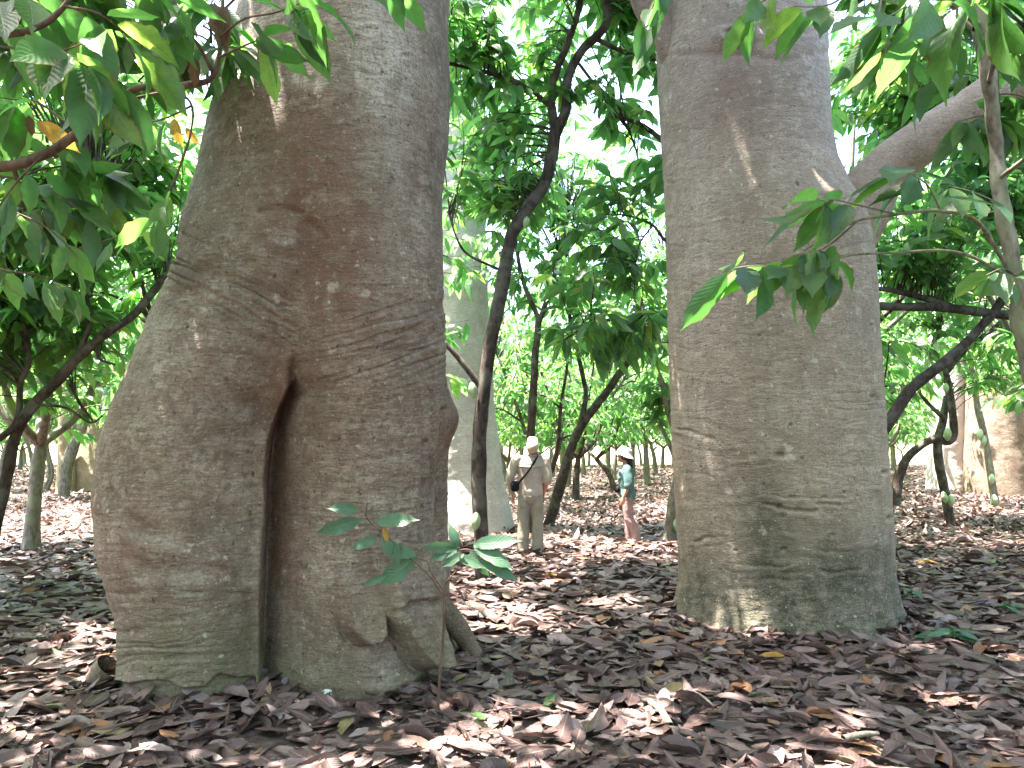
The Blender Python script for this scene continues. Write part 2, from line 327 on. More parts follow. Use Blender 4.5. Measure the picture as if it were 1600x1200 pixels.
def twig(accW, accL, path, r0, r1, nleaf, rg, tpls, ll=(0.2, 0.32), t0=0.3, droop=(0.1, 0.9), nn=4, lacc=None):
    P = np.asarray(path); accW.add(*tube(P, np.linspace(r0, r1, len(P)), nn))
    t = np.sort(t0 + (1 - t0) * rg.random(nleaf) ** 0.7); f = t * (len(P) - 1); k = np.minimum(f.astype(int), len(P) - 2); fr = (f - k)[:, None]
    pos = P[k] * (1 - fr) + P[k + 1] * fr; tg = nrm(P[k + 1] - P[k])
    sd = nrm(np.cross(tg, np.array([0, 0, 1.0])) + 1e-4); sg = np.where(np.arange(nleaf) % 2, 1, -1)[:, None]
    d = tg * rg.uniform(0.2, 0.9, (nleaf, 1)) + sd * sg * rg.uniform(0.35, 1.0, (nleaf, 1)) - np.array([0, 0, 1.0]) * rg.uniform(*droop, (nleaf, 1)) + rg.normal(0, 0.15, (nleaf, 3))
    d = nrm(d); nor = np.array([0, 0, 1.0]) + rg.normal(0, 0.5, (nleaf, 3)) + 0.3 * sd * sg
    add_leaves(accL, tpls, pos + d * 0.02, d, nor, rg.uniform(*ll, nleaf), np.clip(rg.normal(0.4, 0.24, nleaf), 0, 1), rg)
def fill_crown(accW, accL, skel, targets, rg, tpls=T_LOW, k=(7, 12), ll=(0.2, 0.32), r0=0.011, droop=(0.1, 0.9), maxlen=1.6):
    for T in targets:
        dv = skel - T; dd = np.linalg.norm(dv, axis=1) + np.maximum(dv[:, 2], 0) * 0.7
        s = skel[np.argmin(dd + rg.random(len(dd)) * 0.7)]; L = np.linalg.norm(T - s)
        if L > maxlen * 1.9: continue
        mid = (s + T) / 2 + np.array([0, 0, 0.22 * L]) + rg.normal(0, 0.06 * L, 3)
        t = np.linspace(0, 1, 6)[:, None]; P = s * (1 - t) ** 2 + 2 * mid * t * (1 - t) + T * t * t
        twig(accW, accL, P, r0 * min(1, 0.5 + L * 0.4), 0.003, int(rg.integers(*k)), rg, tpls, ll, max(0.15, 1 - 0.75 / max(L, 0.3)), droop)
def in_ball(rg, c, r, n):
    p = nrm(rg.normal(0, 1, (n, 3))) * (rg.random((n, 1)) ** 0.45); return np.asarray(c) + p * np.asarray(r)

# ------------------------------------------------------------------ ground and leaf litter
def gz(x, y):
    P = np.stack([np.asarray(x, float) * 0.45, np.asarray(y, float) * 0.45, np.zeros_like(np.asarray(x, float))], -1)
    fade = np.clip((60 - np.abs(y)) / 30, 0, 1)
    return (0.05 * fbm(P, 3, 3)) * fade
def axis(lim, near, step, g=1.12):
    a = [0.0]; s = step
    while a[-1] < lim:
        a.append(a[-1] + s)
        if a[-1] > near: s *= g
    a = np.minimum(np.array(a), lim); return np.concatenate([-a[:0:-1], a])
gx, gy = axis(900, 12, 0.15), axis(900, 16, 0.15) + 2.0
GX, GY = np.meshgrid(gx, gy); GZ = gz(GX.ravel(), GY.ravel())
me = make_mesh('ground', np.stack([GX.ravel(), GY.ravel(), GZ], -1), grid_faces(len(gy), len(gx), False), M_GROUND, None, None)
go = bpy.data.objects.new('ground', me); COL.objects.link(go); go['kind'] = 'structure'

CIRC = []          # (x, y, r) footprints that carry no litter
def litter(rg):
    acc = Acc()
    near = [leaf_tpl(9, 5, w * .95, f * .7, d * .4, tw * .7, 0.13, 40 + k, cu * .8, 0.1) for k, (w, f, d, tw, cu) in enumerate([(0.20, 0.05, 0.2, 0.25, 0.08), (0.22, 0.2, 0.3, -0.3, 0.1), (0.19, -0.1, -0.25, 0.4, 0.2), (0.23, 0.1, 0.1, 0.15, -0.15), (0.19, 0.35, 0.6, 0.3, 0.4), (0.22, 0.0, -0.15, -0.4, 0.05), (0.18, 0.15, 0.4, 0.8, 0.5), (0.2, -0.2, 0.15, -0.6, 0.0), (0.15, 0.3, 0.7, 0.5, 1.6), (0.14, -0.2, 1.0, 1.4, 1.2), (0.26, 0.05, 0.2, 0.2, 0.1)])]
    for (y0, y1, dens, tp, s0, s1, wx) in ((3.0, 7.5, 300, near, 0.06, 0.32, 1.0), (7.5, 13, 150, near, 0.09, 0.33, 1.2), (13, 24, 65, T_LOW, 0.17, 0.33, 2.0), (24, 58, 20, T_FAR, 0.22, 0.4, 3.0)):
        W = 0.70 * y1 + wx; n = int((y1 - y0) * 2 * W * dens)
        x = rg.uniform(-W, W, n); y = rg.uniform(y0, y1, n); q = np.abs(x) < 0.70 * y + wx; x, y = x[q], y[q]
        dn = vnoise(np.stack([x * 0.9, y * 0.9, 0 * x], -1), 5); q = rg.random(len(x)) < np.clip(0.9 + dn * 0.6, 0.25, 1); x, y = x[q], y[q]
        for cx, cy_, cr in CIRC:
            q = (x - cx) ** 2 + (y - cy_) ** 2 > (cr * 0.9) ** 2; x, y = x[q], y[q]
        n = len(x); a = rg.uniform(0, 2 * math.pi, n); tilt = rg.normal(0.0, 0.11, n)
        d = np.stack([np.cos(a) * np.cos(tilt), np.sin(a) * np.cos(tilt), np.sin(tilt)], -1)
        nor = np.stack([rg.normal(0, 0.2, n), rg.normal(0, 0.2, n), np.where(rg.random(n) < 0.5, 1, -1) * np.ones(n)], -1)
        size = s0 + (s1 - s0) * rg.random(n) ** 1.1; h = rg.random(n) ** 1.5 * 0.06 + 0.012
        pos = np.stack([x, y, gz(x, y) + h], -1) - d * size[:, None] * 0.5
        pos[:, 2] = np.maximum(pos[:, 2], gz(x, y) + 0.008)
        rnd = np.clip(rg.beta(1.6, 1.7, n) * 0.93, 0, 1); sp = rg.random(n); rnd = np.where(sp > 0.985, 0.985 + 0.015 * rg.random(n), np.where(sp > 0.95, 0.93 + 0.04 * rg.random(n), rnd))
        add_leaves(acc, tp, pos, d, nor, size, rnd, rg)
    # leaves drifted against the feet of the giants
    for cx, cy_, cr in CIRC[:4]:
        n = 260; a = rg.uniform(0, 2 * math.pi, n); rr = cr * rg.uniform(.98, 1.22, n); x, y = cx + rr * np.cos(a), cy_ + rr * np.sin(a); ti = rg.uniform(.0, .6, n); b = a + math.pi + rg.normal(0, .9, n)
        d = np.stack([np.cos(b) * np.cos(ti), np.sin(b) * np.cos(ti), np.sin(ti)], -1); nor = np.stack([np.cos(a) * .5 + rg.normal(0, .3, n), np.sin(a) * .5 + rg.normal(0, .3, n), np.ones(n)], -1)
        add_leaves(acc, near, np.stack([x, y, gz(x, y) + rg.uniform(.0, .05, n)], -1) - d * .05, d, nor, rg.uniform(.09, .26, n), np.clip(rg.beta(1.6, 1.7, n) * .93, 0, 1), rg)
    # broken twigs among the leaves
    for k in range(700):
        y = rg.uniform(3.2, 12); x = rg.uniform(-.75, .75) * y; a = rg.uniform(0, 6.28); ln = rg.uniform(.05, .28); c = np.array([x, y, float(gz([x], [y])[0]) + rg.uniform(.03, .075)]); e = np.array([math.cos(a), math.sin(a), rg.uniform(-.12, .12)]) * ln / 2
        acc.add(*tube(np.array([c - e, c + [0, 0, .006], c + e]), rg.uniform(.0025, .006), 5), rnd=float(rg.uniform(.1, .8)))
    o = acc.build('leaf_litter', M_LITTER); tag(o, kind='stuff'); return o

# ------------------------------------------------------------------ giant trunks
def lerp_tab(z, Z, A): return np.interp(z, Z, A)
def theta_front(nt, c, frac=0.68, half=1.75):
    nf = int(nt * frac); a = np.linspace(c - half, c + half, nf, endpoint=False); b = np.linspace(c + half, c - half + 2 * math.pi, nt - nf, endpoint=False)
    return np.concatenate([a, b])
def ray_ellipse(ax, ay, cx, cy_, rx, ry, C, S):
    """farthest exit of a ray from (ax, ay) through each ellipse; 0 where it misses"""
    ox, oy = (ax - cx) / rx, (ay - cy_) / ry; dx, dy = C / rx, S / ry
    A = dx * dx + dy * dy; B = ox * dx + oy * dy; D = B * B - A * (ox * ox + oy * oy - 1)
    return np.where(D > 0, np.maximum((-B + np.sqrt(np.maximum(D, 0))) / A, 0), 0)
def smax(a, b, k): 
    h = np.clip(0.5 + 0.5 * (a - b) / k, 0, 1); return b + (a - b) * h + k * h * (1 - h)
def seg_dist(u, v, pts):
    best = np.full(u.shape, 1e9); sgn = np.zeros(u.shape)
    for (a, b), (c, d) in zip(pts[:-1], pts[1:]):
        ex, ey = c - a, d - b; t = np.clip(((u - a) * ex + (v - b) * ey) / (ex * ex + ey * ey), 0, 1)
        qx, qy = u - (a + t * ex), v - (b + t * ey); dd = np.hypot(qx, qy); m = dd < best
        best = np.where(m, dd, best); sgn = np.where(m, ex * qy - ey * qx, sgn)
    return best, np.sign(sgn)

def crown_of_giant(root, base, rg, zc, rad, n=190, leafn=(14, 22), mat=M_BARK_R):
    L, W = Acc(), Acc(); sk = []
    for k in range(7):
        a = k * 0.9 + rg.uniform(-0.3, 0.3); e = np.array([math.cos(a) * rad * 0.8, math.sin(a) * rad * 0.8, zc - base[2] + rg.uniform(-0.5, 1.5)])
        P = smooth_path([base, base + e * np.array([0.25, 0.25, 0.5]), base + e * np.array([0.6, 0.6, 0.85]), base + e], 14)
        W.add(*tube(P, np.linspace(0.34, 0.06, 14), 10, wob=0.1, seed=k)); sk.append(P)
    sk = np.vstack(sk); T = in_ball(rg, (base[0], base[1], zc + 0.6), (rad, rad, 2.2), n)
    fill_crown(W, L, sk, T, rg, T_FAR, leafn, (0.30, 0.46), 0.02, (0.0, 0.5), 3.5)
    W.build('limb', mat, root, attrs={k: np.zeros(W.n) for k in ('red', 'moss', 'pale')}); L.build('crown', M_LEAF, root)

def left_giant():
    rg = np.random.default_rng(11)
    D0 = 5.3
    def tab(rows, depth):  # rows: (v, ul, ur, cy, ry)
        r = []
        for v, ul, ur, c_, ry in rows:
            a, b = at(ul, v, depth(v)), at(ur, v, depth(v)); r.append((a[2], (a[0] + b[0]) / 2, (b[0] - a[0]) / 2, c_, ry))
        r = np.array(sorted(r)); return r
    dep = lambda v: float(np.interp(v, [-300, 0, 350, 600, 1100], [5.65, 5.6, 5.45, 5.3, 5.15]))
    A = tab([(1130, 158, 405, 5.42, .54), (1040, 166, 405, 5.42, .53), (983, 164, 408, 5.44, .55), (908, 147, 411, 5.46, .58), (864, 134, 414, 5.48, .60), (783, 127, 417, 5.5, .62), (696, 137, 420, 5.54, .63), (631, 157, 434, 5.58, .64), (590, 175, 460, 5.6, .66), (510, 203, 510, 5.65, .68), (460, 222, 540, 5.7, .71), (390, 248, 585, 5.75, .74), (325, 255, 630, 5.82, .79), (260, 280, 655, 5.88, .83), (190, 302, 672, 5.92, .85), (100, 340, 680, 5.95, .86), (0, 385, 684, 6.0, .86), (-200, 420, 690, 6.05, .86), (-900, 500, 640, 6.1, .5)], dep)
    B = tab([(1130, 404, 694, 5.66, .57), (1080, 404, 690, 5.68, .565), (1010, 404, 684, 5.71, .58), (940, 404, 680, 5.73, .59), (853, 404, 670, 5.75, .60), (767, 404, 669, 5.76, .61), (700, 400, 684, 5.75, .63), (600, 382, 693, 5.68, .66), (450, 385, 694, 5.74, .74), (300, 385, 693, 5.8, .8), (150, 402, 692, 5.9, .84), (0, 432, 683, 6.0, .85), (-200, 445, 690, 6.05, .86), (-900, 500, 640, 6.1, .5)], dep)
    Cc = tab([(1130, 300, 560, 5.95, .78), (850, 300, 560, 5.95, .78), (650, 290, 580, 5.95, .72), (560, 290, 600, 5.95, .8), (-900, 500, 640, 6.1, .4)], lambda v: 5.9)
    R = tab([(1130, 560, 716, 6.25, .5), (1016, 560, 706, 6.22, .48), (960, 560, 700, 6.2, .46), (880, 560, 697, 6.18, .45), (700, 560, 698, 6.1, .4), (650, 560, 706, 6.1, .4), (600, 570, 697, 6.1, .4), (450, 590, 690, 6.1, .4), (-900, 540, 630, 6.1, .3)], lambda v: 6.0)
    nt, nz = 1100, 900
    z = np.concatenate([np.linspace(-0.25, 5.4, 800), np.linspace(5.45, 11.5, 100)])
    th = theta_front(nt, -math.pi / 2 + 0.25)
    axx = lerp_tab(z, [0, 1.2, 2.2, 3.6, 6], [at(420, 1000, 5.95)[0], at(420, 800, 5.95)[0], at(440, 600, 5.95)[0], at(500, 300, 5.95)[0], at(545, 0, 5.95)[0]])
    axy = lerp_tab(z, [0, 3, 6], [5.95, 5.98, 6.05])
    C, S = np.cos(th)[None, :], np.sin(th)[None, :]
    def lobe(tb):
        f = [lerp_tab(z, tb[:, 0], tb[:, k])[:, None] for k in range(1, 5)]
        return ray_ellipse(axx[:, None], axy[:, None], f[0], f[2], f[1], f[3], C, S)
    rA, rB, rC, rR = lobe(A), lobe(B), lobe(Cc), lobe(R)
    ks = lerp_tab(z, [0, 1.6, 2.05, 2.5, 3.3, 4.2], [0.02, 0.02, 0.05, 0.14, 0.3, 0.5])[:, None]
    r = smax(rB, rC, 0.12); r = smax(r, rR, 0.06); r = smax(r, rA, ks) - 0.25 * ks * 0.6
    r = np.maximum(r, 0.3)
    X = axx[:, None] + r * C; Yy = axy[:, None] + r * S; Zz = np.repeat(z[:, None], nt, 1)
    V = np.stack([X, Yy, Zz], -1).reshape(-1, 3); u, v = project(V); rr = r.ravel().copy()
    front = ((np.cos(th - (-math.pi / 2 + 0.2)) > -0.1)[None, :] * np.ones((nz, 1))).ravel()
    dr = 0.025 * fbm(V * 1.6, 4, 1) + 0.010 * fbm(V * np.array([5, 5, 7]), 4, 2)
    G = lambda a, b, su, sv: np.exp(-((u - a) / su) ** 2 - ((v - b) / sv) ** 2)
    f = np.zeros_like(dr)
    # cleft, its apex and the fold that runs up from it
    d, s = seg_dist(u, v, [(462, 598), (440, 640), (424, 690), (418, 745), (420, 800), (414, 870), (410, 950), (402, 1110)])
    f -= 0.30 * np.exp(-(np.maximum(d, 0) / 38) ** 2) * (u > 404) * np.clip((v - 585) / 25, 0, 1) * np.clip((s < 0) + np.exp(-(d / 4) ** 2), 0, 1)
    d, s = seg_dist(u, v, [(474, 350), (478, 420), (470, 500), (464, 600)]); f -= 0.055 * np.exp(-(d / 24) ** 2) + 0.03 * np.exp(-(d / 8) ** 2) * np.clip((v - 470) / 100, 0, 1)
    f -= 0.10 * G(464, 588, 13, 30)
    # lip on the left leg
    d, s = seg_dist(u, v, [(165, 790), (190, 830), (225, 852), (290, 862), (360, 872)])
    f += 0.032 * np.exp(-(d / 20) ** 2) * G(240, 845, 100, 60); d2, s2 = seg_dist(u, v, [(170, 770), (205, 815), (250, 835)]); f -= 0.03 * np.exp(-(d2 / 9) ** 2)
    f += 0.015 * G(175, 790, 60, 60) + 0.025 * G(285, 905, 90, 40)
    d2, s2 = seg_dist(u, v, [(185, 850), (215, 885), (270, 895), (330, 890)]); f -= 0.02 * np.exp(-(d2 / 13) ** 2)
    # ring creases round the leg
    wr0 = fbm(np.stack([u * 0.015, v * 0.02, 0 * u], -1), 3, 51)
    nz1 = 7 * vnoise(np.stack([u * 0.02, v * 0.02, 0 * u], -1), 8)
    for b, amp, lo, hi in ((932, .018, 120, 412), (944, .012, 120, 412), (1008, .012, 120, 400), (1022, .008, 130, 400), (965, .006, 120, 400), (905, .008, 250, 412), (890, .006, 300, 412)):
        f -= 0.6 * amp * np.clip(0.7 + 2.2 * wr0, 0, 1.6) * np.exp(-((v - b - nz1 - 0.00012 * (u - 280) ** 2 * 0) / 3.2) ** 2) * np.clip((u - lo) / 30, 0, 1) * np.clip((hi - u) / 12, 0, 1)
    # torn bark skirt at the foot of the leg
    sk = 1064 + 12 * vnoise(np.stack([u * 0.035, 0 * u, 0 * u], -1), 9); f -= 0.045 * np.clip((v - sk) / 4, 0, 1) * (u < 400) * (u > 100)
    # knobbly growth on the right lobe
    for vb, hgt, dec, lo, hi in (([(520, 955), (545, 988), (568, 1002), (586, 985), (603, 955)], .14, 58, 520, 604), ([(590, 955), (602, 968), (614, 985), (630, 1012), (652, 1036), (676, 1036), (694, 1020)], .18, 72, 588, 696)):
        vb = smooth_path(np.array(vb, float), 40); tt = np.interp(u, vb[:, 0], vb[:, 1]) - v; win = np.clip((u - lo) / 22, 0, 1) * np.clip((hi - u) / 22, 0, 1)
        win = win * win * (3 - 2 * win); f += hgt * win * np.where(tt < 0, np.exp(-(tt / 5) ** 2), np.exp(-(np.maximum(tt, 0) / dec) ** 2)); f -= 0.035 * win * np.exp(-((tt + 12) / 8) ** 2)
    d, s = seg_dist(u, v, [(605, 952), (640, 943), (684, 940)]); f -= 0.05 * np.exp(-(d / 5) ** 2)
    d, s = seg_dist(u, v, [(640, 1074), (665, 1062), (690, 1060)]); f -= 0.05 * np.exp(-(d / 5) ** 2); f += 0.03 * G(670, 1085, 40, 14)
    # long seams at the right edge, burl
    for pts, w, amp in (([(668, 690), (664, 780), (660, 860)], 4, .03), ([(690, 640), (688, 760), (682, 880)], 4, .04), ([(677, 650), (676, 720), (674, 800)], 3, .02)):
        d, s = seg_dist(u, v, pts); f -= amp * np.exp(-(d / w) ** 2)
    f += 0.06 * G(700, 655, 14, 34)
    # healed branch scars and knots
    for a, b, q in ((445, 372, 1.2), (575, 48, 1.1), (635, 88, .8), (510, 372, .8), (485, 345, .9), (555, 395, .6), (410, 700, .5)):
        dd = np.hypot((u - a) / (15 * q), (v - b) / (8 * q)); f += 0.006 * q * np.exp(-(dd - 1.1) ** 2 * 5) - 0.007 * q * np.exp(-dd ** 2 * 2)
    d, s = seg_dist(u, v, [(405, 330), (440, 322), (475, 330), (490, 350), (510, 368)]); f -= 0.02 * np.exp(-(d / 5) ** 2)
    # bundled wrinkles gathering toward the crotch
    wr = 6 * fbm(np.stack([u * 0.012, v * 0.03, 0 * u], -1), 3, 31)
    ql = v - (405 + 0.50 * (u - 270)); ml = np.exp(-((ql - 10) / 62) ** 2) * np.clip((u - 225) / 40, 0, 1) * np.clip((485 - u) / 30, 0, 1)
    qr = v - (560 - 0.26 * (u - 470) - 0.0003 * (u - 560) ** 2); mr = np.exp(-((qr - 20) / 75) ** 2) * np.clip((u - 462) / 20, 0, 1)
    wav = lambda q, p: fbm(np.stack([(q + wr) / p, u * 0.012, v * 0.004], -1), 3, 35) * 1.1
    crk = lambda q, p, sd: -np.clip(1 - np.abs(fbm(np.stack([(q + wr) / p, u * 0.010, v * 0.003], -1), 2, sd)) * 3.6, 0, 1)
    f += 0.010 * ml * wav(ql, 9.5) + 0.009 * mr * wav(qr, 9.0) + 0.022 * ml * crk(ql, 14, 61) + 0.018 * mr * crk(qr, 13, 62)
    mo = 0.5 + 0.5 * vnoise(np.stack([u * 0.01, v * 0.006, 0 * u], -1), 33)
    q3 = v + 0.06 * (u - 300) + 2 * wr; f += 0.012 * crk(q3, 13, 63) * mo * np.clip((v - 560) / 80, 0, 1) + 0.004 * wav(q3, 8.0) * mo * np.clip((v - 560) / 80, 0, 1) * (1 - np.clip((v - 1040) / 40, 0, 1))
    q4 = v - 0.00035 * (u - 500) ** 2 + 2.5 * wr; f += 0.007 * wav(q4, 7.0) * mo * (v < 620)
    dr = dr + np.where(front, f, 0)
    rr = rr + dr; dirs = np.stack([np.repeat(C, nz, 0).ravel(), np.repeat(S, nz, 0).ravel()], -1)
    V[:, 0] += dr * dirs[:, 0]; V[:, 1] += dr * dirs[:, 1]
    # root flare
    fl = np.exp(-np.maximum(V[:, 2], 0) / 0.09) * 0.05 * (0.4 + 0.6 * np.abs(np.sin(np.tile(th, nz) * 7))); V[:, 0] += fl * dirs[:, 0]; V[:, 1] += fl * dirs[:, 1]
    red = np.clip(0.9 * G(525, 430, 80, 180) + 0.7 * G(460, 290, 120, 100) + 0.35 * G(480, 200, 140, 60) + 0.6 * G(445, 590, 40, 60) + 0.6 * G(200, 860, 60, 60) + 0.9 * G(350, 890, 12, 26) + 1.0 * G(440, 800, 30, 210) + 0.35 * G(560, 960, 60, 50) + 0.3 * fbm(V * 1.3, 3, 44) + 0.9 * G(702, 660, 12, 40), 0, 1)  # red-brown staining; down the cleft it also paints in shade
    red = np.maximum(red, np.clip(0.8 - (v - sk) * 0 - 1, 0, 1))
    moss = np.clip(1.1 * np.clip((v - 900) / 150, 0, 1) * np.clip(0.55 + 1.3 * fbm(V * 3, 3, 45), 0, 1) + 0.35 * G(290, 1040, 150, 70) + 0.6 * np.clip((v - sk) / 6, 0, 1) * (u < 400), 0, 1)
    pale = np.clip(1.1 * G(598, 110, 48, 190) + 2.2 * G(445, 372, 15, 10) + 0.5 * G(600, 1050, 40, 45) + 0.55 * G(455, 1050, 30, 55) + 0.5 * G(245, 845, 30, 10) + 1.6 * G(470, 125, 13, 8) + 1.4 * G(570, 120, 14, 8) + 1.3 * G(497, 133, 11, 9) + 0.35 * G(240, 480, 30, 120) + 0.25 * fbm(V * 2.1, 3, 46), 0, 1)  # pale bark patches, with upper-right highlight and sunlit left edge painted in
    root = empty('giant_tree', (axx[0], 5.7, 0)); off = np.array([axx[0], 5.7, 0])
    tag(root, 'huge brown tree trunk split into two legs by a dark cleft, nearest on the left', 'tree')
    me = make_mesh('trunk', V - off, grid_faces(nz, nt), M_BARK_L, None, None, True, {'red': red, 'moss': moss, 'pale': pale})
    o = bpy.data.objects.new('trunk', me); COL.objects.link(o); o.parent = root
    # surface roots
    for pts, a, b in (([(680, 940, 6.1), (705, 968, 6.1), (728, 1000, 6.1), (742, 1022, 6.05), (752, 1045, 6.0)], .095, .04), ([(172, 1040, 5.3), (140, 1072, 5.3), (112, 1098, 5.25), (90, 1120, 5.2)], .09, .03)):
        P = smooth_path([at(*p) for p in pts], 26); P[-1, 2] -= 0.08
        W = Acc(); W.add(*tube(P - off, np.linspace(a, b, 26), 24, wob=0.25, seed=int(a * 100)))
        W.build('root', M_BARK_L, root, attrs={'red': np.full(W.n, 0.7), 'moss': np.full(W.n, 0.5), 'pale': np.zeros(W.n)})
    crown_of_giant(root, np.array([axx[-1] - off[0], axy[-1] - off[1], 11.2]), rg, 13.0, 6.5, mat=M_BARK_L)
    CIRC.extend([(at(285, 1040, 5.4)[0], 5.42, .52), (at(550, 1040, 5.45)[0], 5.45, .58), (at(430, 1000, 6)[0], 6.0, .8)])

def right_giant():
    rg = np.random.default_rng(12); Dp = 7.35
    rows = [(1060, 1060, 1424), (1000, 1064, 1418), (960, 1068, 1413), (900, 1071, 1408), (750, 1062, 1400), (650, 1057, 1393), (550, 1054, 1386), (450, 1051, 1380), (380, 1050, 1374), (330, 1049, 1362), (290, 1047, 1338), (250, 1044, 1320), (200, 1041, 1311), (100, 1035, 1305), (0, 1032, 1303), (-300, 1040, 1300), (-1000, 1060, 1290)]
    T = []
    for v, a, b in rows:
        p, q = at(a, v, Dp), at(b, v, Dp); T.append((p[2], (p[0] + q[0]) / 2, (q[0] - p[0]) / 2))
    T = np.array(sorted(T)); nt, nz = 900, 760
    z = np.concatenate([np.linspace(-0.3, 6.2, 680), np.linspace(6.25, 12.0, 80)]); th = theta_front(nt, -math.pi / 2 - 0.3)
    cx = lerp_tab(z, T[:, 0], T[:, 1])[:, None]; rx = lerp_tab(z, T[:, 0], T[:, 2])[:, None] * 0.985; cyv = np.full_like(cx, 7.62); C, S = np.cos(th)[None], np.sin(th)[None]
    r = 1 / np.sqrt((C / rx) ** 2 + (S / (rx * 0.97)) ** 2)
    V = np.stack([cx + r * C, cyv + r * S, np.repeat(z[:, None], nt, 1)], -1).reshape(-1, 3); u, v = project(V)
    dirs = np.stack([np.repeat(C, nz, 0).ravel(), np.repeat(S, nz, 0).ravel()], -1); front = (dirs[:, 1] < 0.35)
    G = lambda a, b, su, sv: np.exp(-((u - a) / su) ** 2 - ((v - b) / sv) ** 2)
    f = np.zeros(len(V)); wr = fbm(np.stack([u * 0.02, v * 0.03, 0 * u], -1), 3, 71)
    for pts, w, amp in (([(1062, 674), (1085, 677), (1118, 688)], 3, .022), ([(1200, 793), (1235, 802), (1282, 806)], 3.5, .03), ([(1190, 770), (1240, 778), (1320, 778)], 2.5, .015), ([(1170, 880), (1200, 888), (1230, 882)], 4, .028), ([(1285, 893), (1320, 896), (1345, 890)], 3, .02), ([(1090, 850), (1115, 840)], 3, .02), ([(1280, 790), (1315, 793)], 4, .02), ([(1180, 610), (1240, 614)], 2, .008), ([(1250, 850), (1290, 862), (1330, 860)], 2.5, .012), ([(1080, 745), (1120, 752)], 2, .01), ([(1190, 905), (1250, 912)], 3, .014)):
        d, s = seg_dist(u + wr * 14, v + wr * 14, pts); f -= 0.75 * amp * np.exp(-(d / (0.8 * w)) ** 2) * np.clip(0.9 + 2 * wr, 0.1, 1.3); f += amp * 0.35 * np.exp(-((d - 7) / 4.5) ** 2) * (s > 0)
    for a, b, q, amp in ((1219, 711, 7, .06), (1216, 791, 6, .05), (1235, 664, 3, .03), (1253, 717, 3, .03), (1192, 757, 3, .03), (1365, 620, 5, .03), (1382, 738, 4, .05), (1300, 836, 4, .02), (1390, 810, 5, .04), (1340, 775, 3, .02), (1246, 287, 3, .03), (1186, 525, 3, .02), (1362, 508, 3, .03), (1150, 860, 3, .02), (1320, 770, 3, .03), (1225, 858, 4, .03), (1095, 730, 2, .02)):
        f -= amp * 0.8 * G(a, b, q * .8, q * 0.65); f += amp * 0.10 * np.exp(-((np.hypot(u - a, v - b) - q * 1.9) / (q * 0.6)) ** 2)
    dd = np.hypot((u - 1152) / 20, (v - 56) / 10); f += 0.06 * np.exp(-(dd - 1.1) ** 2 * 3) - 0.07 * np.exp(-dd ** 2 * 2.5)
    d, s = seg_dist(u, v, [(1386, 330), (1384, 480), (1388, 640), (1396, 760)]); f -= 0.02 * np.exp(-(d / 2.5) ** 2) * np.clip((u - 1370) / 5, 0, 1)
    d, s = seg_dist(u, v, [(1060, 85), (1150, 82), (1220, 95), (1300, 80)]); f -= 0.012 * np.exp(-(d / 6) ** 2)
    low = np.clip((v - 820) / 120, 0, 1); rough = 0.012 * fbm(V * np.array([9, 9, 14]), 4, 72) * low
    wav = lambda q, p: fbm(np.stack([q / p, u * 0.015, v * 0.004], -1), 3, 76) * 1.1
    mo = 0.5 + 0.5 * vnoise(np.stack([u * 0.012, v * 0.008, 0 * u], -1), 73)
    f -= 0.007 * np.clip(1 - np.abs(fbm(np.stack([(v + 14 * wr) / 15, u * 0.012, v * 0.003], -1), 2, 64)) * 4, 0, 1) * mo
    f += 0.003 * wav(v + 14 * wr, 7.5) * mo + 0.008 * np.clip((v - 600) / 150, 0, 1) * wav(v * 0.7 + 25 * wr, 11)
    f += 0.02 * G(1345, 600, 60, 300) * 0 + 0.03 * G(1395, 960, 30, 40)
    dr = 0.010 * fbm(V * 1.1, 4, 74) + 0.006 * fbm(V * 5, 4, 75) + rough + np.where(front, f, 0)
    fl = np.exp(-np.maximum(V[:, 2], 0) / 0.12) * 0.10 * np.clip(0.5 + 1.2 * fbm(np.stack([np.tile(np.cos(th), nz) * 5, np.tile(np.sin(th), nz) * 5, V[:, 2] * 2], -1), 3, 91), 0, 1.2)
    V[:, :2] += (dr + fl)[:, None] * dirs
    red = np.clip(0.8 * G(1150, 80, 60, 10) + 0.5 * G(1170, 160, 90, 70) + 0.3 * fbm(V * 1.4, 3, 77) + 0.35 * G(1365, 620, 14, 10), 0, 1)
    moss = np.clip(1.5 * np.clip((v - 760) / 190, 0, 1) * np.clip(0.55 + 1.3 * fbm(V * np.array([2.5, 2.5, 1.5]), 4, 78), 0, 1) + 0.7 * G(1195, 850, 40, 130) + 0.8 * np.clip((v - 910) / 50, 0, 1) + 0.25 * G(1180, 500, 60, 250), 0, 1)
    pale = np.clip(0.3 * fbm(V * 1.7, 3, 79) + 0.45 * G(1090, 620, 40, 200) + 0.35 * G(1230, 640, 60, 60) + 0.4 * G(1150, 945, 60, 20) + 0.3 * G(1085, 200, 40, 200), 0, 1)
    off = np.array([cx[30, 0], 7.62, 0]); root = empty('giant_tree', off)
    tag(root, 'huge tan tree trunk with a thick side limb, straight and standing on the right', 'tree')
    me = make_mesh('trunk', V - off, grid_faces(nz, nt), M_BARK_R, None, None, True, {'red': red, 'moss': moss, 'pale': pale})
    o = bpy.data.objects.new('trunk', me); COL.objects.link(o); o.parent = root
    W = Acc()
    P = smooth_path([at(1270, 420, 7.5), at(1335, 335, 7.45), at(1372, 280, 7.4), at(1430, 228, 7.3), at(1505, 180, 7.2), at(1600, 118, 7.1), at(1720, 30, 7.0), at(1850, -120, 7.0)], 60)
    rad = np.interp(np.linspace(0, 1, 60), [0, .15, .3, .45, .7, 1], [.40, .31, .245, .22, .21, .17]); W.add(*tube(P - off, rad, 56, wob=0.10, seed=5))
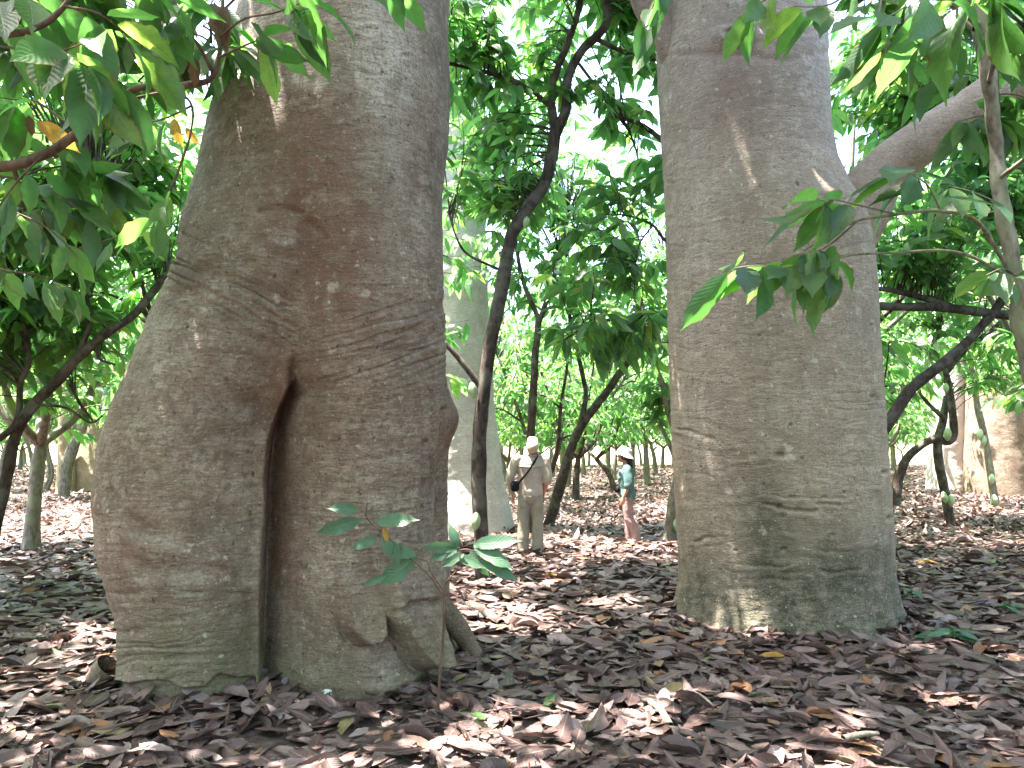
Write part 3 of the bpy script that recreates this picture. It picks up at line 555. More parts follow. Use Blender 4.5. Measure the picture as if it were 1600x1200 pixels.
    P = smooth_path([at(1060, 100, 7.5), at(1035, 45, 7.4), at(1010, 10, 7.4), at(980, -60, 7.3), at(940, -150, 7.2)], 24); W.add(*tube(P - off, np.linspace(.16, .09, 24), 30, wob=0.15, seed=6))
    n = W.n; W.build('limb', M_BARK_R, root, attrs={'red': np.full(n, .45), 'moss': np.zeros(n), 'pale': np.full(n, .15)})
    crown_of_giant(root, np.array([cx[-1, 0] - off[0], 0, 11.6]), rg, 13.5, 6.5)
    CIRC.append((off[0], 7.62, 1.05))

def far_giant(rows, Dp, lobes, mat, label, seed, top=11.0, crown=True, ryk=1.0, feat=()):
    """lobes: list of (offset, width share); rows: (v, ul, ur)"""
    rg = np.random.default_rng(seed); T = []
    for v, a, b in rows:
        p, q = at(a, v, Dp), at(b, v, Dp); T.append((p[2], (p[0] + q[0]) / 2, (q[0] - p[0]) / 2))
    T = np.array(sorted(T)); nt, nz = 260, 200; z = np.concatenate([np.linspace(-0.4, 5, 150), np.linspace(5.1, top, 50)]); th = np.linspace(0, 2 * math.pi, nt, endpoint=False)
    cx = lerp_tab(z, T[:, 0], T[:, 1])[:, None]; rx = lerp_tab(z, T[:, 0], T[:, 2])[:, None]; C, S = np.cos(th)[None], np.sin(th)[None]
    r = None
    for ox, oy, k in lobes:
        e = ray_ellipse(cx, np.full_like(cx, Dp), cx + ox * rx, np.full_like(cx, Dp) + oy * rx, rx * k, rx * k * ryk, C, S); r = e if r is None else smax(r, e, 0.05)
    V = np.stack([cx + r * C, Dp + r * S, np.repeat(z[:, None], nt, 1)], -1).reshape(-1, 3); dirs = np.stack([np.repeat(C, nz, 0).ravel(), np.repeat(S, nz, 0).ravel()], -1)
    V[:, :2] += (0.06 * fbm(V * 0.9, 4, seed) + 0.012 * fbm(V * np.array([5, 5, 8]), 3, seed + 1))[:, None] * dirs
    off = np.array([cx[20, 0], Dp, 0]); root = empty('giant_tree', off); tag(root, label, 'tree')
    moss = np.clip((0.9 - V[:, 2]) / 0.9, 0, 1) * np.clip(0.5 + fbm(V * 2, 3, seed + 2), 0, 1); red = np.clip(0.3 * fbm(V, 3, seed + 3), 0, 1); pale = np.clip(0.4 * fbm(V * 1.4, 3, seed + 4), 0, 1)
    me = make_mesh('trunk', V - off, grid_faces(nz, nt), mat, None, None, True, {'red': red, 'moss': moss, 'pale': pale}); o = bpy.data.objects.new('trunk', me); COL.objects.link(o); o.parent = root
    if crown: crown_of_giant(root, np.array([cx[-1, 0] - off[0], 0, top - 0.3]), rg, top + 1.5, 5.0, 170, mat=mat)
    CIRC.append((off[0], Dp, rx[20, 0])); return root

left_giant(); right_giant()
far_giant([(860, 590, 812), (835, 596, 806), (760, 606, 790), (650, 615, 775), (500, 622, 764), (400, 625, 760), (250, 628, 756), (-200, 632, 750)], 14.9, [(0, 0, 1)], M_BARK_P, 'pale grey giant trunk standing behind the slim dark tree and the split trunk', 21, crown=False, top=14)
far_giant([(800, 1506, 1760), (775, 1508, 1755), (700, 1508, 1730), (600, 1512, 1720), (300, 1530, 1700)], 25.5, [(-.62, -.1, .40), (-.05, -.2, .5), (.55, 0, .45), (0, .15, .8)], M_BARK_L, 'broad fluted grey trunk with dark hollows at the far right edge', 22)
far_giant([(790, 1447, 1512), (765, 1450, 1510), (650, 1452, 1508), (500, 1455, 1505)], 27.5, [(0, 0, 1)], M_BARK_P, 'slim pale trunk beside the broad fluted one at far right', 23, crown=False, top=9)
far_giant([(800, 84, 120), (785, 87, 118), (720, 90, 116), (620, 95, 117), (500, 98, 116)], 25.5, [(0, 0, 1)], M_BARK_T, 'slender ochre trunk beyond the split giant, at far left', 24, crown=False, top=9)
far_giant([(800, 98, 200), (782, 104, 190), (740, 104, 185), (690, 120, 175), (640, 134, 170), (500, 140, 165)], 26.5, [(0, 0, 1)], M_BARK_T, 'bulging ochre trunk half hidden behind the split giant\'s left leg', 25, crown=False, top=9)
litter(np.random.default_rng(5))

# ------------------------------------------------------------------ cacao trees
def pod(parent, p, L, mat=None, tilt=0.0):
    m, n = 18, 20; t = np.linspace(0, 1, m); rad = L * 0.25 * np.sin(math.pi * np.clip(t * 0.94 + 0.05, 0, 1)) ** 0.75; rad[-1] = 0.002; rad[0] = 0.002
    th = np.linspace(0, 2 * math.pi, n, endpoint=False); k = 1 + 0.07 * np.cos(th * 5)
    V = np.stack([np.outer(rad, np.cos(th) * k) + tilt * np.outer(t * L, np.ones(n)), np.outer(rad, np.sin(th) * k), np.outer(-t * L, np.ones(n))], -1).reshape(-1, 3)
    a = Acc(); a.add(V + p, grid_faces(m, n)[:, ::-1]); return a.build('cacao_pod', mat or M_POD, parent)
def cacao(label, paths, balls, seed, mat=M_WOOD, tpls=T_LOW, ll=(0.2, 0.32), pods=(), k=(7, 12), name='cacao_tree', nseg=12, droop=(0.1, 0.9), group=None, zmin=None, maxlen=1.6):
    """paths: ([(u, v, depth) ...], r0, r1); balls: (u, v, depth, (rx, ry, rz), n)"""
    rg = np.random.default_rng(seed); W, L = Acc(), Acc(); sk = []
    base = at(*paths[0][0][0]); off = np.array([base[0], base[1], 0.0])
    for i, (pts, r0, r1) in enumerate(paths):
        m = 10 + 6 * len(pts); P = smooth_path([at(*p) for p in pts], m); P = P + 0.25 * r0 * np.stack([fbm(P * 2.2 + 7 * j, 3, seed + j) for j in range(3)], -1) * np.linspace(0, 1, m)[:, None]
        rad = np.linspace(r0, r1, m)
        if i == 0: rad = rad * (1 + 0.6 * np.exp(-np.arange(m) / 2.5))
        W.add(*tube(P - off, rad, nseg, wob=0.2, seed=seed + i)); sk.append((P - off)[m // 3 if i == 0 else 0:])
    sk = np.vstack(sk)
    for (u, v, d, r, n) in balls:
        T = in_ball(rg, at(u, v, d) - off, r, n)
        if zmin: T = T[T[:, 2] > zmin]
        fill_crown(W, L, sk, T, rg, tpls, k, ll, droop=droop, maxlen=maxlen)
    root = empty(name, off); tag(root, label, 'tree', group)
    W.build('trunk', mat, root)
    if L.n: L.build('crown', M_LEAF, root)
    for (u, v, d, ln) in pods: pod(root, at(u, v, d) - off, ln, tilt=rg.uniform(-0.2, 0.2))
    return root

# the slim dark tree between the two giants
d = 9.2
cacao('slender dark cacao tree with forked crooked stem between the two giant trunks',
      [([(754, 925, d), (754, 905, d), (752, 840, d), (748, 760, d), (750, 680, d), (756, 610, d), (765, 545, d), (778, 480, d), (790, 420, d), (799, 370, d), (822, 328, d), (848, 290, d), (862, 245, d), (868, 205, d)], .09, .075),
       ([(868, 210, d), (861, 150, d), (870, 110, d), (890, 60, d), (905, 10, d), (915, -70, d), (930, -160, d)], .055, .03),
       ([(866, 215, d), (884, 172, d), (888, 120, d), (910, 78, d), (943, 45, d), (948, 10, d), (940, -60, d), (960, -150, d)], .065, .04),
       ([(752, 606, d), (725, 570, d), (700, 542, d), (668, 520, d), (640, 480, 9.5)], .04, .02), ([(859, 165, d), (820, 135, d), (760, 113, d), (690, 96, 9.0), (640, 80, 8.8)], .032, .018),
       ([(930, 60, d), (985, 85, d), (1040, 95, d), (1080, 90, d)], .03, .015), ([(915, -70, d), (850, -140, 8.4), (760, -170, 7.7), (720, -190, 7.5)], .025, .01), ([(905, 100, d), (950, 160, d), (985, 210, 9.6), (1000, 260, 9.8)], .02, .01), ([(790, 425, d), (735, 400, 9.0), (715, 375, 8.8), (700, 330, 8.8)], .018, .01)],
      [(770, 60, 9.2, (1.0, 1.2, 1.0), 70), (740, 230, 9.4, (.6, 1.2, 1.0), 55), (960, 170, 9.8, (1.0, 1.3, .9), 45), (900, -150, 9.2, (2.8, 2.8, 1.3), 190), (750, -165, 7.6, (1.3, 1.0, .6), 60), (800, 300, 10.2, (.8, .8, .8), 36), (960, 30, 10.4, (1.0, 1.2, .6), 50), (780, 150, 10.6, (1.0, 1., .8), 40)],  # crown and bough above the frame are added to keep sun off the trunks
      101, pods=[(737, 597, d - .1, .20), (744, 800, d - .12, .22), (823, 338, d - .1, .15)], nseg=14)
# a tree hidden behind the right giant whose boughs reach into the gap
d = 9.4
cacao('cacao tree behind the tan giant trunk, leafy boughs reaching left', [([(1190, 935, d), (1180, 800, d), (1165, 650, d), (1140, 520, d), (1120, 440, d), (1090, 330, d)], .09, .06), ([(1130, 480, d), (1050, 494, d), (985, 496, d), (930, 505, d), (880, 532, d)], .03, .012), ([(1110, 410, d), (1045, 380, d), (1020, 352, d), (985, 338, d), (960, 335, d)], .025, .01), ([(1090, 330, d), (1060, 250, d), (1010, 200, d), (960, 180, d)], .05, .02), ([(1020, 352, d), (998, 385, d), (992, 440, d), (990, 470, d)], .012, .006), ([(1085, 320, d), (1120, 200, d), (1160, 60, d), (1180, -60, d)], .05, .03)],
      [(955, 400, 9.4, (.85, 1.0, .7), 27), (950, 520, 9.4, (.75, .9, .4), 20), (1000, 280, 9.6, (.7, 1., .7), 15), (1080, -40, 9.6, (1.8, 2.0, 1.3), 120)], 102, ll=(.24, .38))
d = 15.0
cacao('leaning dark cacao tree right of the man in khaki', [([(853, 840, d), (857, 822, d), (875, 760, d), (890, 710, d), (905, 670, d), (930, 635, d), (958, 598, d), (985, 555, d)], .11, .07), ([(907, 668, d), (912, 640, d), (915, 610, d), (905, 560, d)], .07, .04), ([(985, 555, d), (1010, 500, d), (1040, 420, d)], .06, .03), ([(905, 560, d), (890, 490, d), (870, 400, d)], .04, .02)],
      [(950, 470, d, (2.2, 2., 1.3), 95), (900, 300, d, (2.4, 2., 1.3), 65)], 103)
cacao('thin upright cacao tree rising directly behind the man\'s cap', [([(833, 850, 14.2), (832, 760, 14.2), (830, 680, 14.2), (833, 620, 14.2), (836, 560, 14.2), (842, 500, 14.2)], .09, .06), ([(842, 500, 14.2), (815, 430, 14.2), (800, 340, 14.2)], .05, .03), ([(842, 505, 14.2), (870, 420, 14.2), (890, 330, 14.2)], .05, .03)], [(835, 380, 14.4, (2., 1.8, 1.4), 90), (835, 200, 14.4, (2., 1.8, 1.2), 55)], 104)
cacao('cacao tree with a pod at its foot, beside the tan giant\'s left edge', [([(1045, 850, 13.4), (1047, 838, 13.4), (1053, 790, 13.4), (1061, 740, 13.4), (1060, 690, 13.4), (1050, 650, 13.4), (1035, 600, 13.4)], .13, .07), ([(1060, 735, 13.4), (1048, 700, 13.4), (1030, 660, 13.6)], .05, .03), ([(1035, 600, 13.4), (1010, 540, 13.6), (1000, 460, 13.6)], .06, .03), ([(1045, 640, 13.4), (1090, 560, 13.6), (1110, 450, 13.6)], .06, .03)],
      [(1030, 470, 13.6, (2., 2., 1.4), 95), (1020, 620, 13.8, (.7, .8, .35), 18)], 105, M_WOOD_G, pods=[(1058, 808, 13.25, .26)])
# left
d = 8.0
cacao('dark curved cacao tree arching in from the left edge', [([(-30, 960, d), (-20, 880, d), (0, 790, d), (12, 735, d), (25, 680, d), (50, 635, d), (90, 595, d), (120, 560, d), (165, 522, d), (210, 490, 8.2), (260, 430, 8.6)], .066, .042), ([(60, 632, d), (20, 672, 7.9), (-30, 690, 7.9)], .03, .02), ([(-20, 700, d), (25, 660, d), (32, 600, d), (45, 560, d), (30, 480, d)], .035, .02), ([(62, 632, d), (105, 638, d), (140, 660, d), (160, 650, d)], .016, .008), ([(120, 560, d), (140, 500, d), (130, 420, d), (150, 330, d)], .03, .015), ([(150, 534, d), (155, 560, d), (180, 570, d)], .02, .01), ([(110, 600, 8.4), (125, 630, 8.4), (145, 657, 8.4)], .02, .012)],
      [(80, 350, 8.4, (1.3, 1.6, 1.0), 120), (60, 490, 8.2, (1.0, 1.2, .45), 45), (40, 130, 8.8, (1.6, 1.8, .9), 90), (60, -60, 8.4, (2.0, 2.2, 1.2), 130), (235, 220, 8.8, (.7, .9, .7), 50), (130, 270, 9.2, (1., .9, .7), 40), (-60, 500, 8.6, (.8, 1., .9), 40)], 106, ll=(.2, .34))
d = 23.5
cacao('mossy dark cacao trunk in front of the ochre trunks, far left', [([(101, 805, d), (99, 790, d), (103, 735, d), (110, 710, d), (118, 690, d), (128, 670, d), (140, 620, d)], .19, .13), ([(128, 670, d), (110, 600, d), (80, 540, d)], .09, .05), ([(140, 620, d), (180, 560, d), (190, 480, d)], .09, .05)], [(120, 520, d, (3., 2.5, 1.8), 170)], 107, M_WOOD_G, ll=(.25, .36))
d = 27.0
cacao('grey cacao clump with several thin stems, far left', [([(62, 790, d), (60, 770, d), (66, 730, d), (70, 690, d), (60, 640, d)], .13, .06), ([(60, 775, d), (50, 720, d), (42, 690, d), (20, 640, d)], .08, .05), ([(64, 775, d), (78, 740, d), (68, 700, d), (55, 680, d)], .06, .04), ([(66, 780, d), (82, 740, d), (74, 690, d), (90, 630, d)], .07, .04)], [(60, 580, d, (3., 2.5, 1.7), 150)], 108, M_WOOD_G, ll=(.25, .36))
# right
d = 15.8
cacao('dark cacao tree with sharply bent limb and pale pods, right of the tan giant', [([(1486, 835, d), (1484, 815, d), (1478, 775, d), (1468, 730, d), (1465, 690, d), (1472, 660, 15.9), (1478, 620, 16.1)], .105, .07),
       ([(1398, 790, d), (1402, 765, d), (1404, 745, d), (1418, 715, d), (1445, 692, d), (1465, 686, d), (1482, 690, d), (1490, 675, d), (1487, 640, d), (1482, 610, d), (1476, 580, d), (1462, 545, d), (1468, 500, d), (1470, 420, d)], .10, .06), ([(1476, 655, d), (1455, 635, d), (1440, 618, d), (1425, 590, d)], .05, .02), ([(1480, 580, d), (1510, 545, d), (1545, 520, d), (1600, 470, d)], .06, .04)],
      [(1480, 430, d, (2.3, 2., 1.5), 180), (1560, 570, d + 1, (1.3, 1.2, .7), 50), (1440, 260, d, (2.2, 2., 1.2), 100)], 109, pods=[(1481, 668, 15.6, .28), (1474, 768, 15.6, .24), (1486, 772, 15.6, .26), (1478, 598, 15.6, .22)])
d = 10.0
cacao('cacao tree off the right edge with low dark boughs behind the tan giant', [([(1735, 900, d), (1725, 800, d), (1710, 650, d), (1690, 540, d), (1660, 500, d)], .11, .08), ([(1690, 520, d), (1600, 497, d), (1540, 488, d), (1470, 480, d), (1384, 478, d), (1330, 470, d)], .075, .05), ([(1500, 484, d), (1470, 474, d), (1430, 462, d), (1385, 452, d), (1340, 450, 10.3)], .05, .03), ([(1700, 380, d), (1600, 430, d), (1550, 490, d), (1500, 545, d), (1455, 582, d), (1420, 612, d), (1392, 655, d), (1370, 690, 10.2)], .05, .085), ([(1660, 500, d), (1620, 400, d), (1560, 300, d), (1500, 180, d)], .06, .03)],
      [(1450, 380, 10., (.9, 1.2, .7), 70), (1540, 300, 10., (1.0, 1.2, .8), 80), (1400, 140, 9.9, (1.1, 1.5, 1.1), 110), (1350, 110, 11.2, (.9, 1., .9), 55), (1560, 80, 10., (1.4, 1.4, 1.0), 80)], 110)
d = 20.5
cacao('thin pod-bearing cacao stem in front of the fluted trunk at far right', [([(1556, 800, d), (1553, 775, d), (1548, 740, d), (1540, 690, d), (1530, 650, d), (1524, 615, d), (1515, 560, d)], .10, .07), ([(1524, 615, d), (1560, 560, d), (1600, 500, d)], .06, .03), ([(1515, 560, d), (1490, 500, d), (1480, 450, d)], .06, .03)], [(1530, 500, d, (2.5, 2., 1.5), 150), (1560, 590, d, (1.2, 1., .5), 25)], 111, M_WOOD_G, pods=[(1532, 670, 20.3, .3), (1537, 680, 20.3, .3), (1550, 740, 20.3, .28), (1553, 772, 20.2, .3)])

# ------------------------------------------------------------------ foreground boughs (trees whose stems stand just outside the picture)
def near_tree(label, paths, sprigs, seed, mat=M_TWIG, extra=(), ll=(.18, .30), over=()):
    rg = np.random.default_rng(seed); W, L = Acc(), Acc(); base = at(*paths[0][0][0]); off = np.array([base[0], base[1], 0.0])
    for i, (pts, r0, r1) in enumerate(paths):
        m = 12 + 7 * len(pts); P = smooth_path([at(*p) for p in pts], m) - off
        P = P + 0.3 * r0 * np.stack([fbm((P + off) * 9 + 5 * j, 2, seed + j) for j in range(3)], -1); W.add(*tube(P, np.linspace(r0, r1, m), 10, wob=0.2, seed=seed + i))
    for pts, n, l2 in sprigs:
        spray = 3.7 < pts[0][2] < 3.95; n = int(n * (1.8 if spray else 1.25)); l2 = tuple((1.3 if spray else 1.15) * q for q in (l2 or ll))
        P = smooth_path([at(*p) for p in pts], 12) - off; twig(W, L, P, 0.0055, 0.002, n, rg, T_NEAR, l2 or ll, 0.1, (-.1, .75) if spray else (0.2, 1.3), 6)
    for end, r, c, rr, n in over:  # overhead leaf masses, mostly out of view, added to block the sun
        e, st = np.array(c) - off, at(*paths[0][0][min(3, len(paths[0][0]) - 1)]) - off; st = st if end is None else at(*end) - off
        P = smooth_path([st, st * .6 + e * .4 + [0, 0, .7], e * .8 + st * .2 + [0, 0, .5], e], 20); W.add(*tube(P, np.linspace(r, .015, 20), 8, wob=.2, seed=seed)); sk = P[6:]
        sk = np.vstack([sk] + [smooth_path([sk[-8], sk[-8] * .3 + q * .7 + [0, 0, .3], q], 10) for q in in_ball(rg, e, np.array(rr) * .8, 7)])
        fill_crown(W, L, sk, in_ball(rg, e, rr, n), rg, T_LOW, (8, 13), (.24, .36))
    root = empty('cacao_tree', off); tag(root, label, 'tree'); W.build('trunk', mat, root); L.build('crown', M_LEAF_SHADED, root)
    for nm, mt, items in extra:
        for (u, v, dd, ln, ang) in items:
            A = Acc(); p = at(u, v, dd) - off; dv = np.array([[math.sin(ang), rg.uniform(-.3, .3), -math.cos(ang)]])
            add_leaves(A, T_NEAR[3:4], p[None], dv, np.array([[rg.uniform(-.5, .5), -1, .4]]), np.array([ln]), np.array([0.5]), rg); A.build(nm, mt, root)
    return root
a = 3.0
near_tree('near cacao tree overhanging the top left corner, reddish twig and large leaves',
    [([(-420, 1400, 3.3), (-430, 800, 3.3), (-400, 400, 3.3), (-330, 250, 3.2), (-200, 262, 3.1), (0, 262, a), (70, 240, a), (130, 198, a), (185, 163, a), (215, 138, a), (290, 132, a), (330, 122, a), (342, 80, a), (348, 20, a), (350, -60, a)], .03, .006),
     ([(0, 262, a), (60, 240, a), (140, 200, a), (200, 158, 2.9), (270, 145, 2.9), (300, 165, 2.9), (295, 220, 2.9), (270, 290, 2.9)], .009, .003),
     ([(-200, 262, 3.1), (-150, 130, 2.8), (-60, 60, 2.6), (40, 50, 2.5), (100, 10, 2.5), (130, -60, 2.5)], .02, .006), ([(335, 118, a), (300, 60, 2.9), (260, 80, 2.9), (240, 40, 2.9)], .008, .003), ([(-330, 250, 3.2), (-250, -50, 3.0), (-100, -250, 2.9), (100, -330, 2.8), (350, -300, 2.8)], .04, .012), ([(350, -60, a), (360, -200, 2.9), (350, -300, 2.8)], .012, .012)],
    [([(-60, 60, 2.6), (20, 75, 2.5), (90, 80, 2.45), (150, 60, 2.45)], 7, None), ([(40, 50, 2.5), (100, 90, 2.5), (150, 105, 2.5), (190, 130, 2.6)], 7, (.2, .27)), ([(100, 10, 2.5), (150, 20, 2.5), (190, 50, 2.6), (210, 90, 2.6)], 6, None), ([(120, 205, a), (60, 160, a), (20, 155, a), (-20, 150, a)], 5, None), ([(70, 240, a), (30, 280, 2.9), (0, 320, 2.9), (-20, 350, 2.9)], 6, (.14, .2)), ([(342, 60, a), (380, 30, 2.9), (430, 20, 2.8), (480, 0, 2.8)], 7, (.18, .26)), ([(345, 20, a), (400, -30, 2.8), (460, -40, 2.7), (560, -60, 2.7), (640, -30, 2.7)], 8, (.2, .28)), ([(300, 165, 2.9), (270, 180, 2.9), (240, 190, 2.9), (200, 190, 2.9)], 5, (.12, .18)), ([(295, 220, 2.9), (270, 290, 2.9), (250, 330, 2.9), (215, 360, 3.), (150, 380, 3.)], 8, (.10, .16)), ([(-60, 300, 3.1), (20, 330, 3.1), (80, 360, 3.1), (120, 400, 3.1)], 9, (.12, .18)), ([(-100, 380, 3.2), (0, 420, 3.2), (60, 430, 3.2), (110, 450, 3.2)], 8, (.12, .18)), ([(342, 90, a), (385, 70, 2.9), (410, 60, 2.9)], 4, (.16, .22)), ([(260, -20, 2.8), (280, 20, 2.8), (270, 60, 2.8)], 5, (.16, .22)), ([(-80, 0, 2.6), (0, 0, 2.6), (60, -10, 2.6)], 6, None), ([(130, -60, 2.5), (200, -40, 2.6), (250, -20, 2.7)], 6, None)],
    201, extra=[('withered_leaf', M_LEAF_B, [(330, 5, 2.95, .2, .35), (355, 10, 2.95, .17, -.3), (270, 60, 2.9, .13, .7), (45, 180, 2.98, .09, .1), (305, 90, 2.9, .12, -.1)]), ('yellow_leaf', M_LEAF_Y, [(58, 190, 3.0, .19, 1.0), (272, 185, 2.9, .12, .2), (290, 200, 2.9, .08, .6)])],
    over=[(None, .04, (-3.0, 5.6, 7.2), (1.2, 1.2, .7), 50), (None, .045, (-1.6, 3.2, 5.6), (2.2, 2.2, .9), 85), (None, .04, (-3.6, 4.6, 5.2), (1.6, 1.8, 1.1), 90), (None, .04, (-.2, 1.2, 4.6), (1.8, 1.8, .8), 60), (None, .02, tuple(at(120, 40, 4.8)), (1.3, .8, .6), 40), (None, .02, tuple(at(40, 330, 5.0)), (.9, .8, .5), 16)])  # unseen crowns hung to shade trunk and litter; last pair are visible foliage
near_tree('near cacao tree at the right edge, thin grey stem and big dark leaves',
    [([(1690, 1250, 4.2), (1660, 900, 4.2), (1625, 650, 4.2), (1600, 530, 4.2), (1585, 430, 4.2), (1566, 320, 4.2), (1556, 230, 4.2), (1548, 150, 4.1), (1530, 40, 4.0), (1500, -100, 3.9)], .055, .03),
     ([(1590, 450, 4.2), (1530, 350, 4.0), (1470, 330, 3.9), (1400, 335, 3.8), (1340, 345, 3.8), (1290, 370, 3.8), (1255, 392, 3.8)], .012, .004), ([(1590, 440, 4.2), (1500, 395, 4.), (1400, 395, 3.9), (1330, 398, 3.8), (1270, 405, 3.8), (1180, 412, 3.8)], .009, .003), ([(1530, 40, 4.0), (1480, 0, 3.2), (1430, -30, 2.8), (1350, -40, 2.7), (1280, -30, 2.7), (1220, -10, 2.7)], .016, .005), ([(1545, 130, 4.1), (1560, 60, 3.4), (1540, 10, 2.8), (1480, -10, 2.6)], .014, .005), ([(1560, 280, 4.2), (1620, 230, 3.8), (1660, 150, 3.4)], .014, .006)],
    [([(1400, 335, 3.8), (1340, 320, 3.8), (1300, 312, 3.8), (1270, 315, 3.8)], 6, (.17, .28)), ([(1340, 345, 3.8), (1300, 380, 3.8), (1270, 395, 3.75), (1220, 405, 3.75)], 6, (.16, .26)), ([(1330, 398, 3.8), (1280, 410, 3.75), (1230, 418, 3.75), (1180, 415, 3.7), (1140, 420, 3.7)], 9, (.18, .3)), ([(1300, 400, 3.8), (1310, 420, 3.75), (1290, 440, 3.75)], 4, (.15, .22)), ([(1470, 330, 3.9), (1450, 290, 3.8), (1420, 270, 3.75), (1400, 260, 3.7)], 5, (.2, .3)), ([(1350, -40, 2.7), (1310, 0, 2.7), (1280, 10, 2.7), (1240, 10, 2.7)], 7, (.16, .22)), ([(1430, -30, 2.8), (1420, 0, 2.7), (1400, 20, 2.6), (1370, 30, 2.6)], 5, (.22, .3)), ([(1540, 10, 2.8), (1510, 0, 2.6), (1480, 0, 2.5), (1440, 0, 2.5)], 6, (.26, .34)), ([(1560, 40, 3.), (1590, 20, 2.7), (1620, 10, 2.6), (1640, 30, 2.6)], 6, (.26, .34)), ([(1500, -20, 2.7), (1540, -10, 2.5), (1580, 0, 2.4)], 5, (.26, .34)), ([(1566, 320, 4.2), (1520, 300, 4.1), (1480, 290, 4.)], 5, (.2, .3)), ([(1600, 440, 4.2), (1570, 420, 4.1), (1540, 430, 4.)], 5, (.18, .26)), ([(1220, -10, 2.7), (1195, 0, 2.7), (1175, 10, 2.7)], 5, (.14, .2)), ([(1380, -20, 3.4), (1370, 40, 3.4), (1355, 80, 3.4)], 5, (.18, .26)), ([(1060, -60, 3.6), (1030, -10, 3.6), (1010, 30, 3.6)], 7, (.18, .28))],
    202, M_WOOD_G, over=[((1530, 40, 4.0), .04, (1.2, 6.7, 7.1), (1.2, 1.2, .6), 38), ((1530, 40, 4.0), .03, (2.4, 6.4, 7.3), (1.0, 1.0, .6), 36), ((1530, 40, 4.0), .04, (1.6, 3.6, 5.8), (2.2, 2.2, .9), 60), ((1530, 40, 4.0), .04, (3.8, 4.2, 5.4), (1.5, 1.8, 1.0), 80), ((1548, 150, 4.1), .02, tuple(at(1440, 60, 5.0)), (.85, .7, .4), 9), ((1560, 280, 4.2), .02, tuple(at(1560, 180, 5.2)), (.6, .6, .5), 9)])  # crowns above the frame added as sun blockers; last pair hang in view
def sapling():
    d = 4.75; rg = np.random.default_rng(301); W, L = Acc(), Acc(); off = at(684, 1110, d); off[2] = 0
    for pts, r0, r1 in (([(684, 1115, d), (687, 1060, d), (692, 1000, d), (695, 950, d), (692, 930, d)], .009, .007), ([(692, 932, d), (675, 905, d), (650, 880, d), (625, 860, d), (600, 832, d), (580, 818, 4.8), (572, 805, 4.8), (574, 785, 4.8)], .005, .003), ([(694, 940, d), (695, 915, d), (710, 895, 4.7), (718, 880, 4.7), (718, 855, 4.7)], .005, .003), ([(694, 925, d), (672, 892, d), (668, 878, d), (650, 872, d)], .004, .002)):
        P = smooth_path([at(*p) for p in pts], 16) - off; W.add(*tube(P, np.linspace(r0, r1, 16), 8, wob=.1))
    spec = [(a_, b_, c_ * 1.15, d_, e_) for a_, b_, c_, d_, e_ in [(560, 797, .17, -1.45, .15), (565, 812, .26, -1.25, -.25), (588, 815, .26, 1.35, .1), (590, 842, .16, -1.05, -.25), (652, 868, .27, -.95, -.6), (650, 868, .17, -1.4, .3), (600, 838, .14, .4, -.9), (615, 845, .14, .3, -1.), (716, 856, .2, -1.5, .1), (716, 858, .17, -1.4, -.3), (716, 856, .14, -.35, .9), (740, 850, .26, 1.45, .1), (740, 852, .26, 1.1, -.45), (735, 860, .18, .4, -.5), (745, 868, .26, 1.15, -.5), (725, 865, .14, -.9, -.4), (712, 868, .18, .9, -.3), (603, 900, .13, -1.0, -.3)]]
    pos, dd, nn, ss = [], [], [], []
    for u, v, ln, ax, az in spec:
        pos.append(at(u, v, d + rg.uniform(-.06, .06)) - off); dd.append([math.sin(ax), rg.uniform(-.5, -.1), az]); nn.append([rg.uniform(-.2, .2), -1.7, .5]); ss.append(ln)
    add_leaves(L, T_NEAR, np.array(pos), np.array(dd), np.array(nn), np.array(ss), rg.random(len(pos)), rg)
    P = smooth_path([at(718, 860, 4.7), at(728, 858, 4.7), at(745, 862, 4.7)], 8) - off; W.add(*tube(P, .003, 6))
    root = empty('sapling', off); tag(root, 'thin sapling with dark green leaves in front of the split trunk', 'sapling'); W.build('stem', M_TWIG, root); L.build('foliage', M_LEAF_S, root)
    A = Acc(); add_leaves(A, T_NEAR[:1], (at(600, 822, 4.7) - off)[None], np.array([[.25, -.2, -1.]]), np.array([[.2, -1, .3]]), np.array([.11]), np.array([.5]), rg); A.build('withered_leaf', M_LEAF_Y, root)
sapling()

